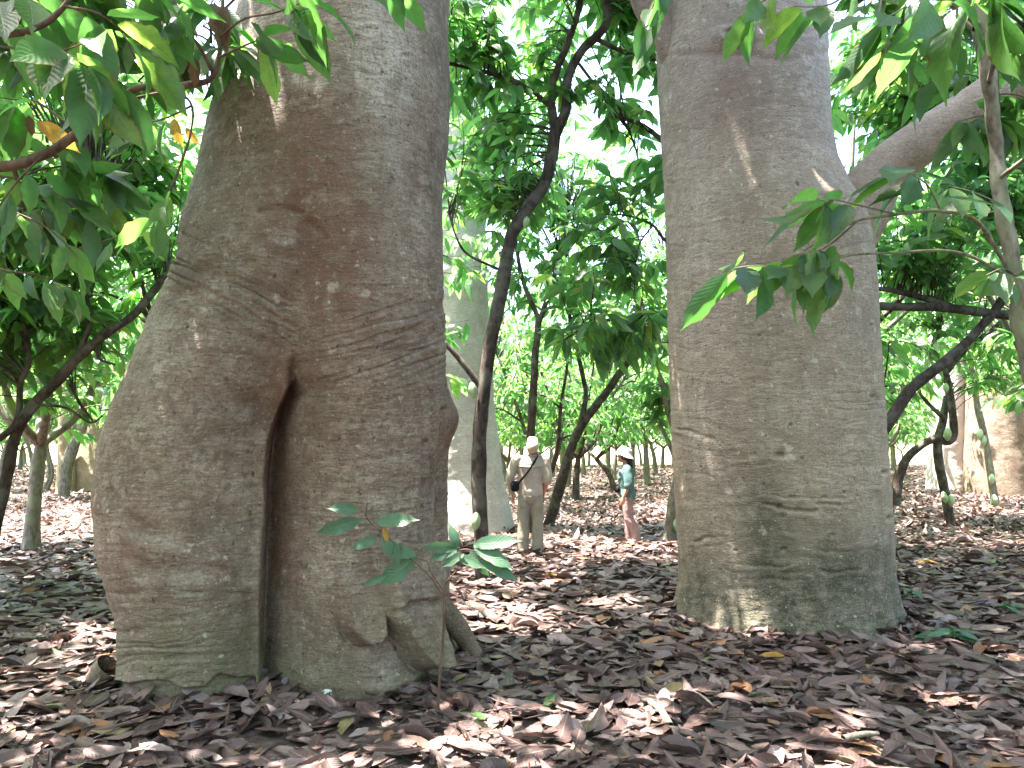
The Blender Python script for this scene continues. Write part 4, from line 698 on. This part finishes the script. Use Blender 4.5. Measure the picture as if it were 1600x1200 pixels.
# ------------------------------------------------------------------ plantation rows
def proto_mesh(seed, far=False):
    rg = np.random.default_rng(seed); W, L = Acc(), Acc(); sk = []; H = rg.uniform(1.0, 1.7)
    lean = rg.normal(0, .25, 2); J = np.array([lean[0], lean[1], H])
    P = smooth_path([(0, 0, -.15), (lean[0] * .3, lean[1] * .3, H * .5), J], 14); W.add(*tube(P, np.linspace(.11, .08, 14) * (1 + .5 * np.exp(-np.arange(14) / 2.)), 9, wob=.2, seed=seed))
    nb = int(rg.integers(3, 6)); a0 = rg.uniform(0, 6)
    for k in range(nb):
        a = a0 + k * 2 * math.pi / nb + rg.normal(0, .3); R = rg.uniform(1.1, 1.9); zt = rg.uniform(4.2, 6.2)
        e = np.array([math.cos(a), math.sin(a), 0])
        P = smooth_path([J, J + e * R * .35 + [0, 0, .5], J + e * R * .6 + [0, 0, 1.5], e * R + [lean[0], lean[1], (zt + H) * .62], e * R * 1.2 + [0, 0, zt]], 18)
        W.add(*tube(P, np.linspace(.065, .02, 18), 7, wob=.2, seed=seed + k)); sk.append(P)
        for q in range(2):
            b = a + rg.normal(0, .8); s = P[rg.integers(5, 14)]; e2 = np.array([math.cos(b), math.sin(b), rg.uniform(-.1, .5)]) * rg.uniform(.8, 1.4)
            P2 = smooth_path([s, s + e2 * .5 + [0, 0, .15], s + e2], 8); W.add(*tube(P2, np.linspace(.03, .01, 8), 6)); sk.append(P2)
    sk = np.vstack(sk)
    T = np.vstack([in_ball(rg, (0, 0, 4.3), (2.4, 2.4, 2.3), 125 if not far else 62), in_ball(rg, (0, 0, 2.6), (2.2, 2.2, 1.1), 66 if not far else 32)])
    T = T[T[:, 2] > (1.05 if far else 1.5)]
    fill_crown(W, L, sk, T, rg, T_FAR if far else T_LOW, (7, 12), (.22, .34) if not far else (.3, .45))
    return W, L
PROTO = []
for s in range(6):
    W, L = proto_mesh(400 + s); PROTO.append((W.mesh('trunk', M_WOOD_G if s % 2 else M_WOOD), L.mesh('crown', M_LEAF)))
rg = np.random.default_rng(77); first = {}
def place_tree(x, y, rz, sc, k, label, group):
    root = empty('cacao_tree', (x, y, 0)); root.rotation_euler = (0, 0, rz); root.scale = (sc, sc, sc); tag(root, label, 'tree', group)
    for nm, m in zip(('trunk', 'crown'), PROTO[k]):
        if (k, nm) in first: o = first[(k, nm)].copy()
        else: o = bpy.data.objects.new(nm, m); first[(k, nm)] = o
        COL.objects.link(o); o.parent = root
    return root
BUSY = [(at(828, 868, 11.2)[0], 11.2, 1.6), (at(975, 850, 12.8)[0], 12.8, 1.6), (at(855, 822, 15)[0], 15, 1.5), (at(700, 830, 14.9)[0], 14.9, 2.2), (at(1484, 815, 15.8)[0], 15.8, 1.7), (at(1045, 840, 13.4)[0], 13.4, 1.6), (at(1630, 780, 25.5)[0], 25.5, 3), (at(1480, 780, 27.5)[0], 27.5, 2), (at(100, 790, 25.5)[0], 25.5, 2.5), (at(60, 780, 27)[0], 27, 1.8), (at(100, 790, 23.5)[0], 23.5, 1.8), (at(1555, 790, 20.5)[0], 20.5, 1.8)]
def clear(x, y):
    if any((x - a) ** 2 + (y - b) ** 2 < r * r for a, b, r in BUSY): return False
    return True
cnt = 0; far_pts = []
for iy in range(15):
    y0 = 12.0 + iy * 3.6
    for ix in range(-14, 15):
        x = ix * 3.9 + (iy % 2) * 1.9 + rg.normal(0, .35); y = y0 + rg.normal(0, .35)
        if abs(x) > 0.7 * y + 2.5 or not clear(x, y): continue
        px = 800 + 1200 * x / y
        if 860 < px < 1045 and y < 19: continue
        if px < 130 and y < 22 and px > -60: continue
        if 1420 < px < 1640 and y < 24: continue
        if y < 29: 
            place_tree(x, y, rg.uniform(0, 6.28), rg.uniform(.9, 1.2), int(rg.integers(0, 6)), 'leafy cacao tree in the rows beyond the two giant trunks, crown merging with its neighbours', 'cacao trees in the plantation rows'); cnt += 1
        else: far_pts.append((x, y))
for x, y in ((-2.8, 10.9), (-6.7, 7.4), (-7.3, 11.8), (9.2, 8.6), (-6.4, 4.5), (-7.0, 8.6), (7.2, 4.2), (9.4, 11.4), (-4.6, .5), (4.8, .2), (0.2, -3.4), (-4.0, -4.0), (4.2, -4.2), (-9.5, 1.0), (9.6, .8)):
    place_tree(x, y, rg.uniform(0, 6.28), 1.1, int(rg.integers(0, 6)), 'leafy cacao tree at the rim of the view, crown arching over the litter', 'cacao trees around the clearing')
W, L = Acc(), Acc(); fm = [proto_mesh(500 + s, True) for s in range(3)]
for x, y in far_pts:
    w, l = fm[int(rg.integers(0, 3))]; a = rg.uniform(0, 6.28); sc = rg.uniform(.9, 1.25); R = np.array([[math.cos(a), -math.sin(a), 0], [math.sin(a), math.cos(a), 0], [0, 0, 1]]) * sc
    for src, dst in ((w, W), (l, L)): dst.add(np.vstack(src.V) @ R.T + [x, y, 0], np.vstack(src.F), np.vstack(src.U), np.concatenate(src.R))
fw = L.build('far_wood', M_LEAF); tag(fw, kind='stuff'); tw = W.build('stems', M_WOOD_G, fw)
print('trees', cnt, 'far', len(far_pts))
# ------------------------------------------------------------------ people
M_SKIN = plain_mat('skin', (0.42, 0.215, 0.15), 0.55, 0.35, 0.88); M_HAIR = plain_mat('black_hair', (0.012, 0.010, 0.010), 0.45, 0.5); M_HAIRB = plain_mat('brown_hair', (0.06, 0.035, 0.022), 0.5, 0.4)
M_SHIRT = cloth_mat('tan_shirt_cloth', (0.42, 0.35, 0.295)); M_TROU = cloth_mat('khaki_trouser_cloth', (0.28, 0.245, 0.19)); M_CAP = cloth_mat('cap_cloth', (0.44, 0.35, 0.25), 0.85)
M_BLACK = cloth_mat('black_nylon', (0.012, 0.012, 0.014)); M_BOOT = plain_mat('boot_leather', (0.16, 0.115, 0.075), 0.7)
M_TEAL = cloth_mat('teal_cloth', (0.10, 0.17, 0.165)); M_PINK = cloth_mat('dusty_pink_cloth', (0.32, 0.205, 0.195)); M_SHOE = plain_mat('dark_shoe', (0.05, 0.04, 0.035), 0.7)
def hat_cloth():
    t = NT('patterned_hat_cloth'); v = t.coord(); n = t.noise(v, 13, 3, 0.5)
    return t.done(t.bsdf(t.mix(t.ramp(n, [(0.52, 0.0), (0.58, 1.0)]), (0.66, 0.60, 0.64), (0.60, 0.25, 0.24)), 0.9, 0.15))
M_HAT = hat_cloth(); M_BAND = cloth_mat('pale_hat_cloth', (0.68, 0.64, 0.66))
def rotx(a): return np.array([[1, 0, 0], [0, math.cos(a), -math.sin(a)], [0, math.sin(a), math.cos(a)]])
def rotz(a): return np.array([[math.cos(a), -math.sin(a), 0], [math.sin(a), math.cos(a), 0], [0, 0, 1]])
class Body(Acc):
    def limb(s, pts, r, rb=None, n=18, m=None, ref=None):
        pts = np.asarray(pts, float); m = m or 5 * len(pts); P = smooth_path(pts, m); t = np.linspace(0, 1, len(pts)); q = np.linspace(0, 1, m)
        R = np.interp(q, t, np.broadcast_to(r, (len(pts),))); RB = None if rb is None else np.interp(q, t, np.broadcast_to(rb, (len(pts),)))
        s.add(*tube(P, R, n, RB, close=True, ref=ref)[:2])
    def ball(s, c, r, rot=None): s.add(*ball(c, r, rot))
    def head(s, c, R, w=1.0):
        """face looks along local +y"""
        b = lambda o, r: s.ball(np.asarray(c) + R @ np.array(o), np.array(r) * w, R)
        b((0, -.012, .015), (.074, .094, .098)); b((0, .028, -.055), (.056, .062, .066)); b((0, .086, -.018), (.013, .022, .024)); b((0, .092, -.032), (.016, .014, .010))
        b((0, .074, -.066), (.024, .016, .008)); b((0, .072, -.078), (.020, .014, .008)); b((0, .070, -.102), (.022, .018, .017)); b((0, .062, .028), (.052, .026, .012))
        for q in (-1, 1):
            b((q * .030, .068, .006), (.014, .012, .010)); b((q * .076, -.01, -.012), (.012, .020, .030)); b((q * .042, .052, -.03), (.022, .02, .02))
    def hand(s, w, d, fwd, thumb):
        """w wrist, d unit direction of the palm, fwd where the fingers curl, thumb side"""
        w, d, fwd, thumb = [np.asarray(x, float) for x in (w, d, fwd, thumb)]
        s.limb([w - d * .02, w + d * .03, w + d * .085], [.026, .030, .036], [.019, .015, .014], ref=thumb)
        for k, L in enumerate((.070, .078, .072, .056)):
            b = w + d * .085 + thumb * (.030 - .020 * k); c = .25 + .12 * k
            s.limb([b - d * .02, b + d * L * .4, b + d * L * .72 + fwd * L * c * .5, b + d * L * .9 + fwd * L * (c + .25)], [.0095, .009, .008, .006], n=10)
        t = w + d * .03 + thumb * .026; s.limb([t - thumb * .012, t + thumb * .018 + d * .025 + fwd * .01, t + thumb * .022 + d * .055 + fwd * .022, t + thumb * .014 + d * .075 + fwd * .03], [.012, .011, .010, .007], n=10)

def man():
    base = on_ground(829, 866); base[2] = float(gz([base[0]], [base[1]])[0]) + .01; root = empty('person', base)
    tag(root, 'person in tan shirt, khaki trousers and cap seen from behind, looking up', 'person')
    HR = rotx(math.radians(48)); HC = np.array([.03, -.035, 1.575])
    le, lw, re, rw = (-.305, -.02, 1.115), (-.275, .05, .885), (.262, -.03, 1.125), (.205, .06, .895)
    b = Body(); b.head(HC, HR); b.limb([(0, 0, 1.38), (.01, -.012, 1.46), (.025, -.02, 1.54)], [.065, .056, .058])
    b.limb([(0, 0, .92), (0, 0, 1.1), (0, 0, 1.32), (0, 0, 1.40)], [.15, .14, .165, .10], [.10, .10, .11, .08], ref=(1, 0, 0))
    for sx, e, w in ((-1, le, lw), (1, re, rw)):
        e, w = np.array(e), np.array(w); b.limb([(sx * .10, 0, 1.40), (sx * .185, 0, 1.405), (np.array([sx * .2, 0, 1.38]) + e) / 2 + [sx * .005, 0, 0], e, w * .6 + e * .4, w], [.05, .058, .048, .041, .038, .027])
        dd = nrm(np.array([-sx * .12, .18, -1.0])); b.hand(w, dd, np.array([-sx * .5, .5, 0]), nrm(np.array([-sx * .25, .97, .15])))
        b.limb([(sx * .09, 0, .90), (sx * .105, 0, .70), (sx * .11, .005, .48), (sx * .112, -.01, .28), (sx * .115, 0, .10)], [.085, .078, .056, .052, .038])
    remeshed(b, 'body', M_SKIN, root, .0065, 3)
    c = Body(); c.limb([(0, .0, .87), (0, .0, .93), (0, 0, 1.03), (0, 0, 1.2), (0, 0, 1.34), (0, 0, 1.42), (.005, -.005, 1.455)], [.185, .190, .182, .198, .212, .165, .075], [.128, .132, .122, .128, .128, .10, .07], n=28, ref=(1, 0, 0))
    c.limb([(-.12, 0, 1.40), (-.205, 0, 1.395), (-.265, -.01, 1.25), le, (-.295, .02, 1.0), (-.278, .045, .91)], [.065, .082, .076, .068, .060, .050]); c.limb([(.12, 0, 1.40), (.205, 0, 1.395), (.24, -.015, 1.25), (.258, -.03, 1.15), (.256, -.024, 1.09)], [.065, .082, .078, .073, .070])
    c.limb([(.255, -.027, 1.135), (.254, -.022, 1.085)], [.077, .076]); c.limb([(-.08, -.01, 1.44), (0, .03, 1.455), (.09, -.01, 1.445)], [.02, .02, .02]); c.limb([(-.07, -.04, 1.45), (.0, -.068, 1.475), (.08, -.04, 1.455)], [.022, .026, .022])
    c.limb([(-.17, -.105, 1.30), (0, -.128, 1.285), (.17, -.105, 1.30)], [.010, .012, .010])
    remeshed(c, 'shirt', M_SHIRT, root, .009, 3, (.011, (9, 9, 6), 3))
    p = Body(); p.limb([(0, 0, .88), (0, 0, .85), (0, 0, .80)], [.165, .175, .165], [.115, .13, .125], n=28, ref=(1, 0, 0))
    for sx in (-1, 1):
        p.limb([(sx * .088, 0, .84), (sx * .098, 0, .64), (sx * .104, .0, .46), (sx * .108, -.005, .26), (sx * .113, .0, .055)], [.102, .099, .089, .087, .090], n=22)
        p.limb([(sx * .185, -.01, .62), (sx * .19, -.01, .50)], [.045, .042], [.02, .02], ref=(0, 1, 0)); p.limb([(sx * .11, -.075, .80), (sx * .11, -.085, .70)], [.06, .055], [.03, .03], ref=(1, 0, 0))
    remeshed(p, 'trousers', M_TROU, root, .009, 3, (.013, (7, 7, 9), 4))
    for sx in (-1, 1):
        k = Body(); k.limb([(sx * .115, -.05, .045), (sx * .12, .06, .05), (sx * .135, .19, .04)], [.048, .050, .042], [.05, .045, .03], ref=(1, 0, 0)); k.limb([(sx * .115, -.02, .05), (sx * .115, -.02, .13)], [.05, .048]); remeshed(k, 'boot', M_BOOT, root, .007, 2)
    h = Body(); h.ball(HC + HR @ np.array([0, -.018, .0]), (.083, .10, .103), HR); remeshed(h, 'hair', M_HAIRB, root, .007, 2)
    h = Body(); h.ball(HC + HR @ np.array([0, -.012, .040]), (.096, .118, .102), HR); h.ball(HC + HR @ np.array([0, -.055, .035]), (.078, .065, .06), HR)
    cap = remeshed(h, 'cap', M_CAP, root, .007, 2); h = Body(); h.limb([HC + HR @ np.array(q) for q in ((0, .06, .058), (0, .12, .055), (0, .185, .038))], [.082, .080, .050], [.012, .009, .006], ref=(1, 0, 0)); remeshed(h, 'cap_brim', M_CAP, cap, .005, 1)
    # camera pouch slung across the back: rests on the man, so a thing of its own
    bag = empty('camera_pouch', base + np.array([-.2, -.12, .99])); tag(bag, 'small black pouch on a strap slung across the back of the tan shirt', 'pouch')
    o = np.array([-.2, -.12, .99]); k = Body(); k.limb([(-.235, -.115, 1.04), (-.232, -.12, .96)], [.068, .064], [.045, .04], ref=(1, 0, 0)); k.limb([(-.262, -.15, 1.02), (-.262, -.15, .975)], [.03, .03]); k.V = [v - o for v in k.V]; remeshed(k, 'pouch', M_BLACK, bag, .006, 2)
    st = [(-.20, -.135, 1.03), (-.12, -.148, 1.12), (-.03, -.152, 1.24), (.05, -.142, 1.35), (.105, -.085, 1.445), (.115, .0, 1.465), (.10, .08, 1.43), (.0, .145, 1.25), (-.13, .14, 1.1), (-.23, .06, 1.03), (-.245, -.06, 1.02)]
    k = Acc(); k.add(*tube(smooth_path(st, 50) - o, .0165, 8, .006, ref=(0, 0, 1))); k.build('strap', M_BLACK, bag)

def woman():
    base = on_ground(983, 848); base[2] = float(gz([base[0]], [base[1]])[0]) + .01; root = empty('person', base); Z = rotz(math.radians(78))   # built facing +y, turned to face left
    root.rotation_euler = (0, 0, math.radians(82)); tag(root, 'person in teal shirt, dusty pink trousers and pale sun hat, facing left', 'person')
    HR = rotx(math.radians(12)); HC = np.array([0, .075, 1.435]); B = Body(); B.head(HC, HR, .95); B.limb([(0, .035, 1.22), (0, .045, 1.30), (0, .06, 1.38)], [.055, .048, .052])
    B.limb([(0, .03, .80), (0, .035, .98), (0, .03, 1.15), (0, .03, 1.24)], [.14, .12, .14, .09], [.10, .095, .11, .07], ref=(1, 0, 0))
    arms = ((1, (.20, -.01, .97), (.195, .10, .775)), (-1, (-.205, -.01, .975), (-.20, .08, .77)))     # +x is the far side after the turn
    for sx, e, w in arms:
        e, w = np.array(e), np.array(w); B.limb([(sx * .08, .03, 1.23), (sx * .155, .025, 1.235), (np.array([sx * .165, .02, 1.2]) + e) / 2, e, e * .4 + w * .6, w], [.042, .048, .042, .037, .033, .023])
        d = nrm(np.array([0, .25, -1.0])); B.hand(w, d, np.array([-sx * .6, .4, 0]), nrm(np.array([-sx * .1, .95, .25])))
    for sx, fy in ((1, .05), (-1, -.05)): B.limb([(sx * .08, .03, .78), (sx * .088, .02, .60), (sx * .09, .0, .42), (sx * .09, fy - .05, .24), (sx * .09, fy - .07, .09)], [.08, .074, .053, .05, .035])
    remeshed(B, 'body', M_SKIN, root, .0065, 3)
    c = Body(); c.limb([(0, .02, .77), (0, .02, .81), (0, .03, .90), (0, .04, 1.02), (0, .035, 1.16), (0, .03, 1.24), (0, .035, 1.275)], [.172, .178, .155, .165, .178, .14, .065], [.142, .146, .122, .135, .132, .095, .06], n=26, ref=(1, 0, 0))
    for sx in (1, -1): c.limb([(sx * .09, .03, 1.225), (sx * .165, .025, 1.22), (sx * .195, .005, 1.10), (sx * .205, -.012, .985), (sx * .203, .0, .95)], [.055, .075, .078, .080, .078]); c.ball((sx * .07, .125, 1.07), (.065, .055, .06))
    c.limb([(-.06, .01, 1.27), (0, .09, 1.265), (.06, .01, 1.27)], [.02, .018, .02]); remeshed(c, 'shirt', M_TEAL, root, .009, 3, (.011, (9, 9, 6), 13))
    p = Body(); p.limb([(0, .02, .77), (0, .02, .74), (0, .02, .70)], [.15, .16, .15], [.115, .13, .125], n=26, ref=(1, 0, 0))
    for sx, fy in ((1, .05), (-1, -.05)): p.limb([(sx * .075, .02, .74), (sx * .085, .015, .56), (sx * .09, .0, .40), (sx * .092, fy - .045, .22), (sx * .092, fy - .07, .045)], [.095, .088, .078, .078, .082], n=20)
    remeshed(p, 'trousers', M_PINK, root, .009, 3, (.011, (7, 7, 9), 14))
    for sx, fy in ((1, .05), (-1, -.05)): k = Body(); k.limb([(sx * .092, fy - .12, .04), (sx * .095, fy - .02, .045), (sx * .10, fy + .09, .035)], [.04, .043, .036], [.042, .04, .025], ref=(1, 0, 0)); remeshed(k, 'shoe', M_SHOE, root, .007, 2)
    h = Body(); h.ball(HC + HR @ np.array([0, -.022, .01]), (.084, .09, .10), HR); h.limb([HC + [0, -.06, -.02], HC + [0, -.105, -.12], HC + [.01, -.11, -.22], HC + [.01, -.10, -.31]], [.06, .055, .045, .018]); remeshed(h, 'hair', M_HAIR, root, .007, 2)
    # bucket hat: crown and downturned brim, lathed then tilted
    prof = [(.002, .135), (.05, .132), (.085, .118), (.096, .09), (.102, .045), (.106, .03), (.135, .012), (.168, -.018), (.170, -.024), (.164, -.022), (.132, .004), (.104, .02), (.094, .04)]
    n = 36; th = np.linspace(0, 2 * math.pi, n, endpoint=False); V = np.vstack([np.stack([r * np.cos(th), r * np.sin(th) * 1.08, np.full(n, z) + .006 * np.sin(th * 5) * (r > .12)], -1) for r, z in prof])
    hr = rotx(math.radians(20)); k = Acc(); k.add(V @ hr.T + HC + hr @ np.array([0, -.012, .02]), grid_faces(len(prof), n)[:, ::-1]); hat = k.build('sun_hat', M_HAT, root)
    k = Acc(); k.add(*tube(np.stack([.107 * np.cos(th), .1155 * np.sin(th), np.full(n, .034)], -1)[list(range(n)) + [0]] @ hr.T + HC + hr @ np.array([0, -.012, .02]), .012, 8)); k.build('hat_band', M_BAND, hat)
    def onto(o, off): o.location = base + Z @ np.zeros(3) + rotz(math.radians(82)) @ np.array(off); o.rotation_euler = (0, 0, math.radians(82))
    w = empty('waist_bag', base); onto(w, (0, .16, .88)); tag(w, 'small black waist bag worn over the front of the teal shirt', 'bag')
    k = Body(); k.limb([(-.09, .015, .0), (.0, .035, .0), (.09, .015, .0)], [.052, .058, .05], [.035, .045, .035], ref=(0, 0, 1)); remeshed(k, 'pouch', M_BLACK, w, .006, 2)
    q = np.array([[.150 * math.cos(a), .110 * math.sin(a) + .03 - .16, 0] for a in np.linspace(0, 2 * math.pi, 41)]); k = Acc(); k.add(*tube(q, .006, 6, .018, ref=(1, 0, 0))); k.build('belt', M_BLACK, w)
    for sx, e, wr_ in arms[:1]:
        g = empty('handheld_case', base); onto(g, np.array(wr_) + [0, .035, -.15]); tag(g, 'dark brown narrow case hanging from the hand beside the pink trousers', 'case')
        k = Body(); k.limb([(0, 0, .04), (0, .0, -.03), (0, .0, -.09)], [.03, .036, .03], [.02, .024, .02], ref=(0, 1, 0)); remeshed(k, 'case', M_BOOT, g, .006, 2); k = Acc(); k.add(*tube(smooth_path([(0, -.02, .04), (0, -.02, .08), (0, .0, .10), (0, .02, .08), (0, .02, .04)], 16), .004, 6)); k.build('loop', M_BLACK, g)
man(); woman()

# ------------------------------------------------------------------ small things lying on the litter
def fallen(label, u, v, ang, ln, mat, rnd=.5, name='fallen_leaf', cat='leaf', tilt=.1):
    p = on_ground(u, v); p[2] = float(gz([p[0]], [p[1]])[0]) + .075; A = Acc(); d = np.array([[math.cos(ang), math.sin(ang), tilt]])
    add_leaves(A, T_NEAR[:1], -d * ln / 2, d, np.array([[.1, -.35, 1.]]), np.array([ln]), np.array([rnd]), np.random.default_rng(int(u))); o = A.build(name, mat); o.location = p; tag(o, label, cat)
fallen('single bright green leaf lying on the brown litter, bottom centre', 745, 1138, 2.2, .17, M_LEAF, .6)
fallen('curled green leaf standing on edge in the litter, left of a grey stick', 860, 1110, 1.2, .2, M_LEAF, .2, tilt=.5)
fallen('orange fallen leaf on the litter below the two people', 862, 912, .4, .26, M_LEAF_Y, .2)
fallen('rust orange leaf on the litter before the tan giant', 1205, 1035, 2.9, .2, M_LEAF_Y, .0)
fallen('large brown curled leaf lying at the foot of the split trunk', 565, 1090, 2.7, .26, M_LEAF_B, 1., tilt=.3)
fallen('red fallen leaf on the litter at far right', 1452, 886, .2, .3, M_LEAF_Y, .1)
def stick(label, a, b, r, mat):
    p, q = on_ground(*a), on_ground(*b); p[2] = q[2] = .06; c = (p + q) / 2; P = smooth_path([p - c, [0.01, 0, .01], q - c], 16); A = Acc(); A.add(*tube(P, np.linspace(r, r * .75, 16), 12, wob=.2, seed=int(a[0]))); o = A.build('fallen_stick', mat); o.location = c; tag(o, label, 'stick')
stick('short thick grey stick lying in the litter, bottom right of centre', (1016, 1112), (1048, 1150), .022, M_WOOD_G)
stick('grey stick lying crosswise near the bottom right edge of the litter', (1318, 1172), (1372, 1164), .018, M_WOOD_G)
stick('dark rotting log lying beside the split trunk\'s root', (735, 955), (783, 985), .05, M_WOOD)
A = Acc(); v_, f_ = ball((0, 0, 0), (.035, .028, .024)); A.add(v_ * (1 + .12 * fbm(v_ * 30, 3, 1))[:, None], f_); o = A.build('pebble', plain_mat('pale_stone', (0.5, 0.49, 0.45))); p = on_ground(511, 1098); o.location = (p[0], p[1], .06); tag(o, 'single pale pebble at the base of the split trunk', 'pebble')
def seedling(label, u, v, n, seed, ln):
    rg = np.random.default_rng(seed); p = on_ground(u, v); p[2] = 0; root = empty('seedling', p); tag(root, label, 'seedling', None); W, L = Acc(), Acc()
    W.add(*tube(smooth_path([(0, 0, -.03), (.01, 0, .06), (0, .01, .14)], 8), .004, 6)); a = rg.uniform(0, 6.28, n); d = np.stack([np.cos(a), np.sin(a), rg.uniform(-.25, .25, n)], -1)
    add_leaves(L, T_NEAR, np.tile([0, 0, .12], (n, 1)) + rg.normal(0, .02, (n, 3)), d, np.tile([0, -.4, 1.], (n, 1)), rg.uniform(ln * .7, ln, n), rg.random(n), rg); W.build('stem', M_TWIG, root); L.build('foliage', M_LEAF_S, root)
seedling('low green seedling in the litter right of the tan giant\'s foot', 1490, 1012, 7, 1, .3); seedling('low green seedling at the right edge of the litter', 1580, 968, 7, 2, .3); seedling('tiny green seedling behind the tan giant, right', 1425, 945, 5, 3, .16)
